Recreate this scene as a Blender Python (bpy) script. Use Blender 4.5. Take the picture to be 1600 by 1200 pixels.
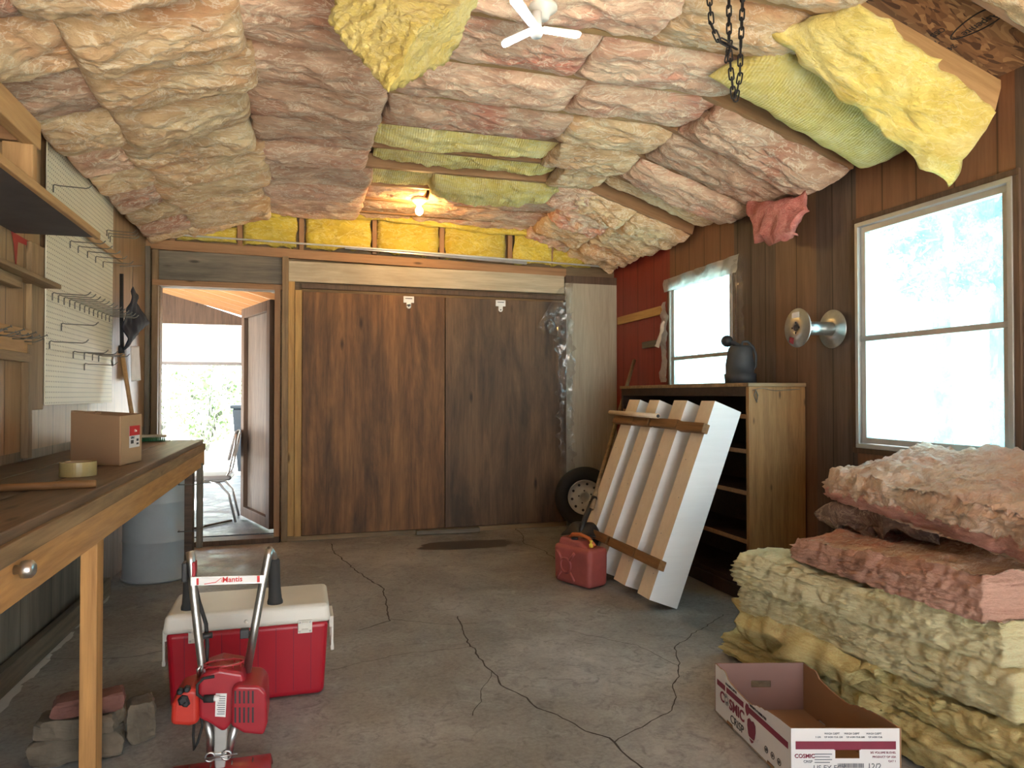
import bpy, bmesh, math, random
from mathutils import Vector, Matrix, noise
random.seed(7)
for o in list(bpy.data.objects): bpy.data.objects.remove(o)
S = bpy.context.scene; COL = S.collection
V = Vector
# ------------------------------------------------------------------ camera, world, exposure
FPX = 1109.0; CH = 1.2; TH = math.radians(16.571); PH = math.radians(0.842)
cam = bpy.data.objects.new('camera', bpy.data.cameras.new('camera')); COL.objects.link(cam)
cam.data.sensor_width = 36; cam.data.lens = 36*FPX/1600; cam.data.clip_start = .02; cam.data.clip_end = 300
cam.location = (0, 0, CH); cam.rotation_euler = (math.pi/2+PH, 0, -TH)
S.camera = cam
S.view_settings.view_transform = 'Standard'; S.view_settings.look = 'None'
S.view_settings.gamma = 1; S.view_settings.use_curve_mapping = False
S.view_settings.exposure = 1.37
W = bpy.data.worlds.new('world'); S.world = W; W.use_nodes = True
bg = W.node_tree.nodes['Background']; bg.inputs[0].default_value = (.84, .93, 1, 1); bg.inputs[1].default_value = 3.4
sun = bpy.data.objects.new('sun', bpy.data.lights.new('sun', 'SUN')); COL.objects.link(sun)
sun.data.energy = 56; sun.data.angle = .01; sun.data.color = (1, .95, .86)
sun.rotation_euler = (math.radians(42), 0, math.radians(-12))     # stands behind the photographer, its light comes in at the open garage door
def portal(loc, rot, sx, sy):
    l = bpy.data.lights.new('portal', 'AREA'); l.shape = 'RECTANGLE'; l.size = sx; l.size_y = sy; l.cycles.is_portal = True
    o = bpy.data.objects.new('portal', l); o.location = loc; o.rotation_euler = rot; COL.objects.link(o)
portal((3.1, 2.68, 1.5), (0, math.pi/2, 0), 1.3, 1.0)
portal((3.1, 4.69, 1.6), (0, math.pi/2, 0), 1.1, 1.0)
portal((.8, -2.75, 1.1), (math.pi/2, 0, math.pi), 3.0, 2.2)

def ray(px, py):
    r = (px-800)/FPX; u = (600-py)/FPX
    f = math.cos(PH)-u*math.sin(PH); z = math.sin(PH)+u*math.cos(PH)
    return V((r*math.cos(TH)+f*math.sin(TH), f*math.cos(TH)-r*math.sin(TH), z))
def at(px, py, x=None, y=None, z=None):       # a measured point of the photo on a plane of the room
    d = ray(px, py)
    t = x/d.x if x is not None else y/d.y if y is not None else (z-CH)/d.z
    return V((0, 0, CH))+d*t

# ------------------------------------------------------------------ materials
def newmat(name):
    m = bpy.data.materials.new(name); m.use_nodes = True; nt = m.node_tree
    b = nt.nodes['Principled BSDF']; return m, nt, b
def N(nt, t, **kw):
    n = nt.nodes.new(t)
    for k, v in kw.items(): setattr(n, k, v)
    return n
def coords(nt, scale=(1, 1, 1), rnd=True):
    tc = N(nt, 'ShaderNodeTexCoord'); mp = N(nt, 'ShaderNodeMapping'); mp.inputs['Scale'].default_value = scale
    if rnd:
        oi = N(nt, 'ShaderNodeObjectInfo'); mu = N(nt, 'ShaderNodeMath', operation='MULTIPLY'); mu.inputs[1].default_value = 37
        nt.links.new(oi.outputs['Random'], mu.inputs[0])
        ad = N(nt, 'ShaderNodeVectorMath', operation='ADD')
        nt.links.new(tc.outputs['Object'], ad.inputs[0]); nt.links.new(mu.outputs[0], ad.inputs[1]); nt.links.new(ad.outputs[0], mp.inputs[0])
    else: nt.links.new(tc.outputs['Object'], mp.inputs[0])
    return mp.outputs[0], tc
def nz(nt, vec, scale, detail=5, rough=.6, dist=0):
    n = N(nt, 'ShaderNodeTexNoise'); n.inputs['Scale'].default_value = scale; n.inputs['Detail'].default_value = detail
    n.inputs['Roughness'].default_value = rough; n.inputs['Distortion'].default_value = dist
    nt.links.new(vec, n.inputs['Vector']); return n.outputs['Fac']
def ramp(nt, fac, stops):
    r = N(nt, 'ShaderNodeValToRGB'); e = r.color_ramp.elements
    while len(e) < len(stops): e.new(.5)
    for i, (p, c) in enumerate(stops):
        e[i].position = p; e[i].color = (c, c, c, 1) if isinstance(c, (int, float)) else (*c, 1)
    nt.links.new(fac, r.inputs[0]); return r.outputs[0]
def mix(nt, fac, a, b, mode='MIX'):
    m = N(nt, 'ShaderNodeMix', data_type='RGBA', blend_type=mode)
    for s, v in ((m.inputs['Factor'], fac), (m.inputs[6], a), (m.inputs[7], b)):
        if hasattr(v, 'is_linked'): nt.links.new(v, s)
        elif isinstance(v, (int, float)): s.default_value = v
        else: s.default_value = (*v, 1)
    return m.outputs[2]
def bump(nt, b, h, strength=.5, dist=.005, prev=None):
    n = N(nt, 'ShaderNodeBump'); n.inputs['Strength'].default_value = strength; n.inputs['Distance'].default_value = dist
    nt.links.new(h, n.inputs['Height'])
    if prev is not None: nt.links.new(prev, n.inputs['Normal'])
    nt.links.new(n.outputs[0], b.inputs['Normal']); return n.outputs[0]
def plain(name, col, rough=.5, metal=0, var=.12, sc=14, bumpy=.1, spec=.5):
    m, nt, b = newmat(name); v, _ = coords(nt)
    n = nz(nt, v, sc, 5)
    c = mix(nt, n, tuple(x*(1-var*1.6) for x in col), tuple(min(1, x*(1+var)) for x in col))
    nt.links.new(c, b.inputs['Base Color']); b.inputs['Roughness'].default_value = rough; b.inputs['Metallic'].default_value = metal
    b.inputs['Specular IOR Level'].default_value = spec
    if bumpy: bump(nt, b, nz(nt, v, sc*6, 3), bumpy, .002)
    return m
def wood(name, light, dark, axis='X', sc=1., rough=.6, knots=True, stain=None, stain_amt=.5, gr=(.3, .7), grooves=None, bs=.35):
    m, nt, b = newmat(name)
    k = {'X': (.6, 9, 9), 'Y': (9, .6, 9), 'Z': (9, 9, .6)}[axis]
    v, tc = coords(nt, tuple(q*sc for q in k))
    v2, _ = coords(nt, {'X': (.4, 1.6, 1.6), 'Y': (1.6, .4, 1.6), 'Z': (2.2, 2.2, .5)}[axis])
    g = nz(nt, v, 2.2, 8, .65, .6)
    g2 = nz(nt, v, 9, 4, .6)
    c = ramp(nt, g, [(gr[0], dark), (.5, tuple((p*.45+q*.55) for p, q in zip(dark, light))), (gr[1], light)])
    c = mix(nt, .28, c, ramp(nt, g2, [(.35, dark), (.65, light)]), 'MIX')
    if knots:
        kk = {'X': (1.5, 5, 5), 'Y': (5, 1.5, 5), 'Z': (5, 5, 1.5)}[axis]
        v3, _ = coords(nt, tuple(q*sc for q in kk))
        vo = N(nt, 'ShaderNodeTexVoronoi'); vo.inputs['Scale'].default_value = 1.3; nt.links.new(v3, vo.inputs['Vector'])
        kf = ramp(nt, vo.outputs['Distance'], [(.04, .85), (.10, 0)])
        c = mix(nt, kf, c, tuple(q*.35 for q in dark))
    if stain:
        sf = ramp(nt, nz(nt, v2, 1.7, 6, .65, .4), [(.42, 0), (.62, stain_amt)])
        c = mix(nt, sf, c, stain)
    if grooves:      # (object axis index, spacing)
        sx = N(nt, 'ShaderNodeSeparateXYZ'); nt.links.new(tc.outputs['Object'], sx.inputs[0])
        md = N(nt, 'ShaderNodeMath', operation='PINGPONG'); md.inputs[1].default_value = grooves[1]/2
        nt.links.new(sx.outputs[grooves[0]], md.inputs[0])
        gf = ramp(nt, md.outputs[0], [(.0015, .85), (.006, 0)])
        c = mix(nt, gf, c, tuple(q*.2 for q in dark))
    nt.links.new(c, b.inputs['Base Color']); b.inputs['Roughness'].default_value = rough
    b.inputs['Specular IOR Level'].default_value = .35
    bump(nt, b, g, bs, .003)
    return m
def fluff(name, a, b_, c_, patch=.5, rib=0, fibre=(.95, .84, .64), strands=.6):
    """fibreglass: two tones of wool, patches of a third, pale fibres on top"""
    m, nt, b = newmat(name); v, tc = coords(nt); vs, _ = coords(nt, (.45, 1, 1))
    n1 = nz(nt, vs, 7, 7, .68, .8); n2 = nz(nt, v, 2.3, 4, .6, .5)
    c = ramp(nt, n1, [(.32, b_), (.62, a)])
    c = mix(nt, ramp(nt, n2, [(.5, 0), (.68, patch)]), c, c_)
    st = nz(nt, vs, 9, 6, .62, 2.2)
    sf = ramp(nt, st, [(.455, 0), (.49, strands), (.525, 0)])
    c = mix(nt, sf, c, fibre)
    oi = N(nt, 'ShaderNodeObjectInfo'); hs = N(nt, 'ShaderNodeHueSaturation'); mr = N(nt, 'ShaderNodeMapRange'); mr.inputs[3].default_value = .80; mr.inputs[4].default_value = 1.14
    nt.links.new(oi.outputs['Random'], mr.inputs[0]); nt.links.new(mr.outputs[0], hs.inputs['Value']); nt.links.new(c, hs.inputs['Color']); c = hs.outputs[0]
    nt.links.new(c, b.inputs['Base Color']); b.inputs['Roughness'].default_value = .95
    b.inputs['Specular IOR Level'].default_value = .1
    b.inputs['Sheen Weight'].default_value = .12; b.inputs['Sheen Roughness'].default_value = .6
    p = bump(nt, b, n1, .9, .03)
    p = bump(nt, b, nz(nt, vs, 28, 6, .7, 1.5), .8, .012, p)
    p = bump(nt, b, st, .5, .02, p)
    if rib:
        w = N(nt, 'ShaderNodeTexWave'); w.inputs['Scale'].default_value = 22; w.inputs['Distortion'].default_value = 1.5; w.inputs['Detail'].default_value = 2
        w.bands_direction = 'X'; nt.links.new(v, w.inputs['Vector']); bump(nt, b, w.outputs['Fac'], .45, .008, p)
    return m
def layered(name, a, b_, c_):
    """the cut edge and face of a fibreglass batt: thin level layers"""
    m, nt, b = newmat(name); v, tc = coords(nt, (1, 1, 14)); v1, _ = coords(nt)
    n1 = nz(nt, v, 4, 8, .75, .6); n2 = nz(nt, v1, 3, 5, .6, .4); vs, _ = coords(nt, (1, 1, 3.2))
    c = ramp(nt, n1, [(.30, b_), (.52, a)])
    c = mix(nt, ramp(nt, n2, [(.5, 0), (.66, .5)]), c, c_)
    st = nz(nt, vs, 16, 7, .68, 2.2)
    c = mix(nt, ramp(nt, st, [(.45, 0), (.49, .65), (.53, 0)]), c, tuple(min(1, q*1.12+.06) for q in a))
    c = mix(nt, ramp(nt, nz(nt, vs, 34, 5, .7, 1.5), [(.55, 0), (.72, .5)]), c, b_)
    nt.links.new(c, b.inputs['Base Color']); b.inputs['Roughness'].default_value = .95; b.inputs['Specular IOR Level'].default_value = .05
    p = bump(nt, b, n1, .7, .010)
    p = bump(nt, b, st, .9, .02, p)
    bump(nt, b, nz(nt, vs, 45, 6, .75, 1.5), .9, .010, p)
    return m
M = {}
M['pine'] = wood('pine', (.56, .34, .15), (.34, .18, .07))
M['pine_red'] = wood('pine_red', (.42, .23, .11), (.24, .12, .055))
M['pine_old'] = wood('pine_old', (.40, .26, .13), (.16, .095, .045), stain=(.10, .07, .04), stain_amt=.6)
M['pine_gold'] = wood('pine_gold', (.66, .40, .13), (.36, .19, .06), stain=(.16, .09, .04), stain_amt=.4)
M['pine_goldZ'] = wood('pine_goldZ', (.36, .19, .07), (.17, .085, .03), axis='Z', knots=True, sc=1.6)
M['apron'] = wood('apron', (.66, .35, .12), (.26, .12, .04), sc=.8, stain=(.70, .50, .32), stain_amt=.25)
M['bench_top'] = wood('bench_top', (.24, .155, .09), (.07, .045, .03), axis='Y', stain=(.035, .028, .025), stain_amt=.8, rough=.45)
M['grey_ply'] = wood('grey_ply', (.26, .21, .15), (.10, .085, .065), stain=(.05, .05, .04), stain_amt=.7)
M['pale_ply'] = wood('pale_ply', (.62, .53, .38), (.36, .29, .19), sc=.8, stain=(.20, .15, .10), stain_amt=.35)
M['pale_panel'] = wood('pale_panel', (.50, .44, .33), (.34, .29, .21), axis='Z', knots=False)
M['door_a'] = wood('door_a', (.33, .155, .055), (.085, .038, .018), axis='Z', sc=.7, stain=(.03, .018, .012), stain_amt=.7, gr=(.3, .75))
M['door_b'] = wood('door_b', (.22, .125, .062), (.075, .046, .030), axis='Z', sc=.75, stain=(.035, .024, .018), stain_amt=.7, gr=(.3, .75))
M['weather'] = wood('weather', (.24, .19, .15), (.08, .06, .05), axis='Z', knots=False, sc=1.5)
M['dark_frame'] = wood('dark_frame', (.15, .09, .055), (.05, .03, .02), axis='Z')
M['tanpanel'] = wood('tanpanel', (.42, .27, .145), (.25, .15, .075), axis='Z', knots=False, grooves=(1, .2), sc=1.2, rough=.4)
M['lowpanel'] = wood('lowpanel', (.34, .285, .215), (.19, .155, .115), axis='Z', knots=False, grooves=(1, .4), stain=(.07, .06, .05), stain_amt=.5)
M['redwall'] = wood('redwall', (.30, .045, .03), (.19, .025, .018), axis='Z', knots=False, grooves=(1, .3), rough=.45)
M['wall_brown'] = wood('wall_brown', (.27, .125, .062), (.17, .075, .038), axis='Z', knots=False, grooves=(1, .21), rough=.45)
M['wall_dark'] = wood('wall_dark', (.155, .105, .078), (.075, .05, .037), axis='Z', knots=False, grooves=(1, .15), rough=.5, gr=(.35, .65))
M['wall_mid'] = wood('wall_mid', (.22, .12, .07), (.12, .064, .038), axis='Z', knots=False, grooves=(1, .2), rough=.4)
M['wall_near'] = M['wall_dark']
M['block'] = wood('block', (.30, .15, .055), (.12, .058, .022), knots=False)
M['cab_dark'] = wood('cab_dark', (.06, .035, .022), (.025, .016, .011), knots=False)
M['orange_ply'] = wood('orange_ply', (.42, .16, .04), (.26, .09, .02), axis='Y', sc=.7)
M['pale_orange'] = wood('pale_orange', (.46, .24, .10), (.34, .16, .06), sc=.6)
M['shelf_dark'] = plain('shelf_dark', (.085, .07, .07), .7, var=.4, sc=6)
M['red_paint'] = plain('red_paint', (.35, .01, .02), .5)
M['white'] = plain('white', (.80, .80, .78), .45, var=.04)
M['cream'] = wood('cream', (.80, .68, .52), (.70, .56, .40), axis='X', sc=.5, knots=False, bs=.05)
M['whiteboard'] = wood('whiteboard', (.86, .86, .86), (.80, .80, .80), knots=False, bs=.05)
M['steel'] = plain('steel', (.55, .54, .52), .32, 1)
M['galv'] = plain('galv', (.62, .62, .60), .36, 1, var=.25, sc=18)
M['alu'] = plain('alu', (.50, .49, .46), .45, .6, var=.12)
M['hookm'] = plain('hookm', (.16, .15, .13), .45, .5)
M['chain'] = plain('chain', (.022, .018, .017), .6, .5, var=.4, sc=60)
M['black'] = plain('black', (.018, .019, .022), .5)
M['rubber'] = plain('rubber', (.022, .022, .022), .8)
M['cloth_navy'] = plain('cloth_navy', (.008, .012, .025), .85, sc=30)
M['redplastic'] = plain('redplastic', (.42, .008, .022), .38, var=.08, sc=5)
M['redengine'] = plain('redengine', (.36, .018, .03), .32, var=.15, sc=10)
M['redorange'] = plain('redorange', (.52, .035, .02), .4, var=.15)
M['canred'] = plain('canred', (.36, .085, .075), .55, var=.25, sc=9)
M['canhandle'] = plain('canhandle', (.48, .12, .03), .5)
M['yellowcap'] = plain('yellowcap', (.75, .55, .05), .5)
M['coolwhite'] = plain('coolwhite', (.74, .72, .64), .4, var=.1, sc=4)
M['card'] = plain('card', (.44, .28, .15), .8, var=.08, sc=5)
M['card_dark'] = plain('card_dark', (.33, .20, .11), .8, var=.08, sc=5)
M['boxwhite'] = plain('boxwhite', (.70, .69, .68), .6, var=.05, sc=6)
M['boxinside'] = plain('boxinside', (.30, .17, .09), .8, var=.1, sc=5)
M['boxpurple'] = plain('boxpurple', (.27, .16, .135), .8, var=.1, sc=5)
M['maroon'] = plain('maroon', (.20, .015, .04), .6, bumpy=0)
M['ink'] = plain('ink', (.03, .03, .035), .7, bumpy=0)
M['inkgrey'] = plain('inkgrey', (.16, .17, .19), .7, bumpy=0)
M['redink'] = plain('redink', (.62, .03, .03), .6, bumpy=0)
M['tape'] = plain('tape', (.42, .33, .14), .25, var=.15, sc=30)
M['barrel'] = plain('barrel', (.50, .53, .54), .5, var=.12, sc=6)
M['brick'] = plain('brick', (.20, .085, .065), .9, var=.35, sc=18, bumpy=.6)
M['stone'] = plain('stone', (.19, .15, .105), .9, var=.5, sc=10, bumpy=.6)
M['green'] = plain('green', (.03, .16, .06), .7)
M['vinyl'] = plain('vinyl', (.22, .20, .19), .5)
M['charcoal'] = plain('charcoal', (.045, .052, .06), .6, var=.3, sc=12)
M['tyre'] = plain('tyre', (.02, .02, .02), .85, sc=40, bumpy=.4)
M['rim'] = plain('rim', (.62, .60, .55), .5, .1)
M['bin'] = plain('bin', (.05, .07, .09), .5)
M['paper'] = plain('paper', (.75, .72, .68), .7, bumpy=0)
M['ceramic'] = plain('ceramic', (.72, .70, .64), .35)
M['conduit'] = plain('conduit', (.78, .77, .72), .4, .2)
M['gravel'] = plain('gravel', (.36, .35, .32), .95, var=.3, sc=3, bumpy=.5)
M['grass'] = plain('grass', (.20, .30, .12), .95, var=.3, sc=3)
M['leaf'] = plain('leaf', (.10, .20, .09), .8, var=.3, sc=2, bumpy=0)
M['leaf_dark'] = plain('leaf_dark', (.03, .07, .045), .8, var=.3, sc=2, bumpy=0)
M['leaf_pale'] = plain('leaf_pale', (.26, .36, .20), .8, var=.3, sc=2, bumpy=0)
M['bark'] = plain('bark', (.11, .12, .115), .9, var=.3, sc=8)
M['ground_out'] = M['gravel']
PINK = ((.64, .50, .35), (.44, .27, .175), (.52, .20, .13))
M['batt_cream'] = fluff('batt_cream', (.84, .62, .36), (.56, .31, .14), (.66, .30, .15), .55)
M['batt_pink'] = fluff('batt_pink', (.78, .52, .35), (.46, .235, .14), (.56, .20, .12), .6)
M['batt_rose'] = fluff('batt_rose', (.84, .59, .40), (.54, .27, .17), (.66, .19, .13), .7)
M['batt_red'] = fluff('batt_red', (.74, .30, .24), (.50, .12, .10), (.70, .22, .18), .5, fibre=(.85, .5, .42), strands=.3)
M['batt_yellow'] = fluff('batt_yellow', (.76, .60, .17), (.56, .40, .075), (.80, .70, .34), .5, fibre=(.86, .80, .48), strands=.3)
M['batt_ribbed'] = fluff('batt_ribbed', (.76, .62, .20), (.56, .42, .09), (.78, .68, .36), .5, rib=1, fibre=(.82, .76, .48), strands=.3)
M['batt_yellow_lit'] = fluff('batt_yellow_lit', (.95, .80, .30), (.74, .56, .14), (.95, .85, .48), .5, rib=1, fibre=(.98, .93, .65), strands=.45)  # brighter copy of the yellow wool, missing light put into its colour
M['batt_gable'] = fluff('batt_gable', (.74, .56, .08), (.55, .38, .04), (.80, .66, .14), .4, fibre=(.85, .75, .3))
M['stack_yellow'] = layered('stack_yellow', (.96, .87, .54), (.80, .68, .34), (.94, .80, .32))
M['stack_yellow2'] = layered('stack_yellow2', (.95, .80, .38), (.74, .57, .22), (.80, .58, .30))
M['stack_pink'] = layered('stack_pink', (.82, .50, .38), (.60, .28, .21), (.70, .42, .30))
M['stack_rose'] = fluff('stack_rose', (.95, .76, .58), (.84, .54, .40), (.86, .50, .42), .4, fibre=(.93, .84, .76))
M['pink_edge'] = layered('pink_edge', (.86, .50, .42), (.74, .28, .26), (.80, .40, .34))
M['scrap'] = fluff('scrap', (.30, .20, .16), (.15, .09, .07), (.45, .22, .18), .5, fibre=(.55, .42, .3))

def osb():
    m, nt, b = newmat('osb'); v, tc = coords(nt, (1, 1, 1), False)
    vo = N(nt, 'ShaderNodeTexVoronoi'); vo.inputs['Scale'].default_value = 44
    mp = N(nt, 'ShaderNodeMapping'); mp.inputs['Scale'].default_value = (.45, 1.4, 1); mp.inputs['Rotation'].default_value = (0, 0, .5)
    nt.links.new(v, mp.inputs[0])
    dn = N(nt, 'ShaderNodeTexNoise'); dn.inputs['Scale'].default_value = 5; nt.links.new(mp.outputs[0], dn.inputs['Vector'])
    ad = N(nt, 'ShaderNodeVectorMath', operation='MULTIPLY_ADD'); ad.inputs[1].default_value = (.25, .25, .25)
    nt.links.new(dn.outputs['Color'], ad.inputs[0]); nt.links.new(mp.outputs[0], ad.inputs[2]); nt.links.new(ad.outputs[0], vo.inputs['Vector'])
    sp = N(nt, 'ShaderNodeSeparateColor'); nt.links.new(vo.outputs['Color'], sp.inputs[0])
    c = ramp(nt, sp.outputs[0], [(0, (.10, .05, .03)), (.4, (.24, .12, .055)), (.8, (.36, .19, .085)), (1, (.50, .30, .14))])
    nt.links.new(c, b.inputs['Base Color']); b.inputs['Roughness'].default_value = .8
    bump(nt, b, sp.outputs[0], .3, .002)
    return m
M['osb'] = osb()
def concrete(name, base, dark, light, stain, rough=(.35, .75)):
    m, nt, b = newmat(name); v, tc = coords(nt, (1, 1, 1), False)
    n1 = nz(nt, v, 1.1, 8, .62, .5); n2 = nz(nt, v, 4.5, 8, .7, .8); n3 = nz(nt, v, 60, 4, .6); n4 = nz(nt, v, .7, 5, .6, 1.2)
    c = ramp(nt, n1, [(.32, dark), (.5, base), (.68, light)])
    c = mix(nt, ramp(nt, n2, [(.35, .55), (.6, 0)]), c, dark)
    c = mix(nt, ramp(nt, n4, [(.50, 0), (.66, .6)]), c, stain)
    c = mix(nt, ramp(nt, n2, [(.58, 0), (.72, .7)]), c, light)
    n5 = nz(nt, v, 11, 7, .75, 1.5); c = mix(nt, ramp(nt, n5, [(.36, .6), (.5, 0)]), c, tuple(q*.6 for q in dark))
    c = mix(nt, ramp(nt, n5, [(.62, 0), (.72, .4)]), c, light)
    c = mix(nt, .25, c, ramp(nt, n3, [(.3, .06), (.7, .4)]), 'MIX')
    nt.links.new(c, b.inputs['Base Color'])
    r = ramp(nt, n2, [(.35, rough[0]), (.65, rough[1])]); nt.links.new(r, b.inputs['Roughness'])
    p = bump(nt, b, n2, .25, .006); bump(nt, b, n3, .2, .001, p)
    return m
M['floor'] = concrete('floor', (.345, .335, .31), (.185, .178, .162), (.55, .545, .52), (.225, .19, .15))
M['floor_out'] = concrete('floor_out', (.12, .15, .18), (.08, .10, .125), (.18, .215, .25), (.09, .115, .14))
M['crack'] = plain('crack', (.06, .05, .042), .9)
M['damp'] = plain('damp', (.07, .058, .048), .35, sc=5)
M['efflor'] = plain('efflor', (.62, .62, .60), .9, sc=12)
def pegmat():
    m, nt, b = newmat('pegboard'); tc = N(nt, 'ShaderNodeTexCoord'); sx = N(nt, 'ShaderNodeSeparateXYZ'); nt.links.new(tc.outputs['Object'], sx.inputs[0])
    outs = []
    for i in (1, 2):
        a = N(nt, 'ShaderNodeMath', operation='PINGPONG'); a.inputs[1].default_value = .0127; nt.links.new(sx.outputs[i], a.inputs[0])
        q = N(nt, 'ShaderNodeMath', operation='POWER'); q.inputs[1].default_value = 2; nt.links.new(a.outputs[0], q.inputs[0]); outs.append(q)
    s = N(nt, 'ShaderNodeMath', operation='ADD'); nt.links.new(outs[0].outputs[0], s.inputs[0]); nt.links.new(outs[1].outputs[0], s.inputs[1])
    l = N(nt, 'ShaderNodeMath', operation='LESS_THAN'); l.inputs[1].default_value = .0037**2; nt.links.new(s.outputs[0], l.inputs[0])
    v, _ = coords(nt); n = nz(nt, v, 3, 5)
    c = mix(nt, n, (.66, .61, .45), (.88, .83, .66))
    c = mix(nt, l.outputs[0], c, (.04, .03, .02))
    nt.links.new(c, b.inputs['Base Color']); b.inputs['Roughness'].default_value = .45
    return m
M['peg'] = pegmat()
def emis(name, col, st):
    m, nt, b = newmat(name); b.inputs['Base Color'].default_value = (*col, 1)
    b.inputs['Emission Color'].default_value = (*col, 1); b.inputs['Emission Strength'].default_value = st; return m
M['led'] = emis('led', (.80, .92, 1), 16)
M['bulb'] = emis('bulb', (1, .60, .20), 190)
def film(name, clear, tint, rough=.25, sc=9, spread=(.4, .62), trans=.6, fine=.3, gloss=.06):
    """dusty glass or plastic film: mostly see-through, the dust scatters daylight"""
    m, nt, b = newmat(name); nt.nodes.remove(b); out = nt.nodes['Material Output']
    v, tc = coords(nt, (1, 1, 1), False)
    t = N(nt, 'ShaderNodeBsdfTransparent'); t.inputs[0].default_value = (*clear, 1)
    tr = N(nt, 'ShaderNodeBsdfTranslucent'); tr.inputs[0].default_value = (*tint, 1)
    df = N(nt, 'ShaderNodeBsdfDiffuse'); df.inputs[0].default_value = (*tint, 1)
    gl = N(nt, 'ShaderNodeBsdfGlossy'); gl.inputs['Roughness'].default_value = rough
    m1 = N(nt, 'ShaderNodeMixShader'); m1.inputs[0].default_value = .35
    nt.links.new(tr.outputs[0], m1.inputs[1]); nt.links.new(df.outputs[0], m1.inputs[2])
    n = nz(nt, v, sc, 6, .7, .5); f = ramp(nt, n, [(spread[0], .12), (spread[1], trans)])
    n9 = nz(nt, v, 90, 3, .6); f = mix(nt, fine, f, ramp(nt, n9, [(.45, 0), (.6, 1)]), 'MIX')
    m2 = N(nt, 'ShaderNodeMixShader'); nt.links.new(f, m2.inputs[0]); nt.links.new(t.outputs[0], m2.inputs[1]); nt.links.new(m1.outputs[0], m2.inputs[2])
    m3 = N(nt, 'ShaderNodeMixShader'); m3.inputs[0].default_value = gloss; nt.links.new(m2.outputs[0], m3.inputs[1]); nt.links.new(gl.outputs[0], m3.inputs[2])
    nt.links.new(m3.outputs[0], out.inputs[0]); return m
M['glass'] = film('glass', (.70, .94, 1), (.50, .75, .88), .1, 5, (.42, .66), .5, .12)
M['filmm'] = film('film', (.95, .95, .95), (.75, .75, .72), .12, 5, (.45, .8), .3, 0, .05)
M['filmw'] = film('filmw', (.95, .95, .95), (.85, .84, .78), .2, 5, (.2, .5), .85, 0, .08)

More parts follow.
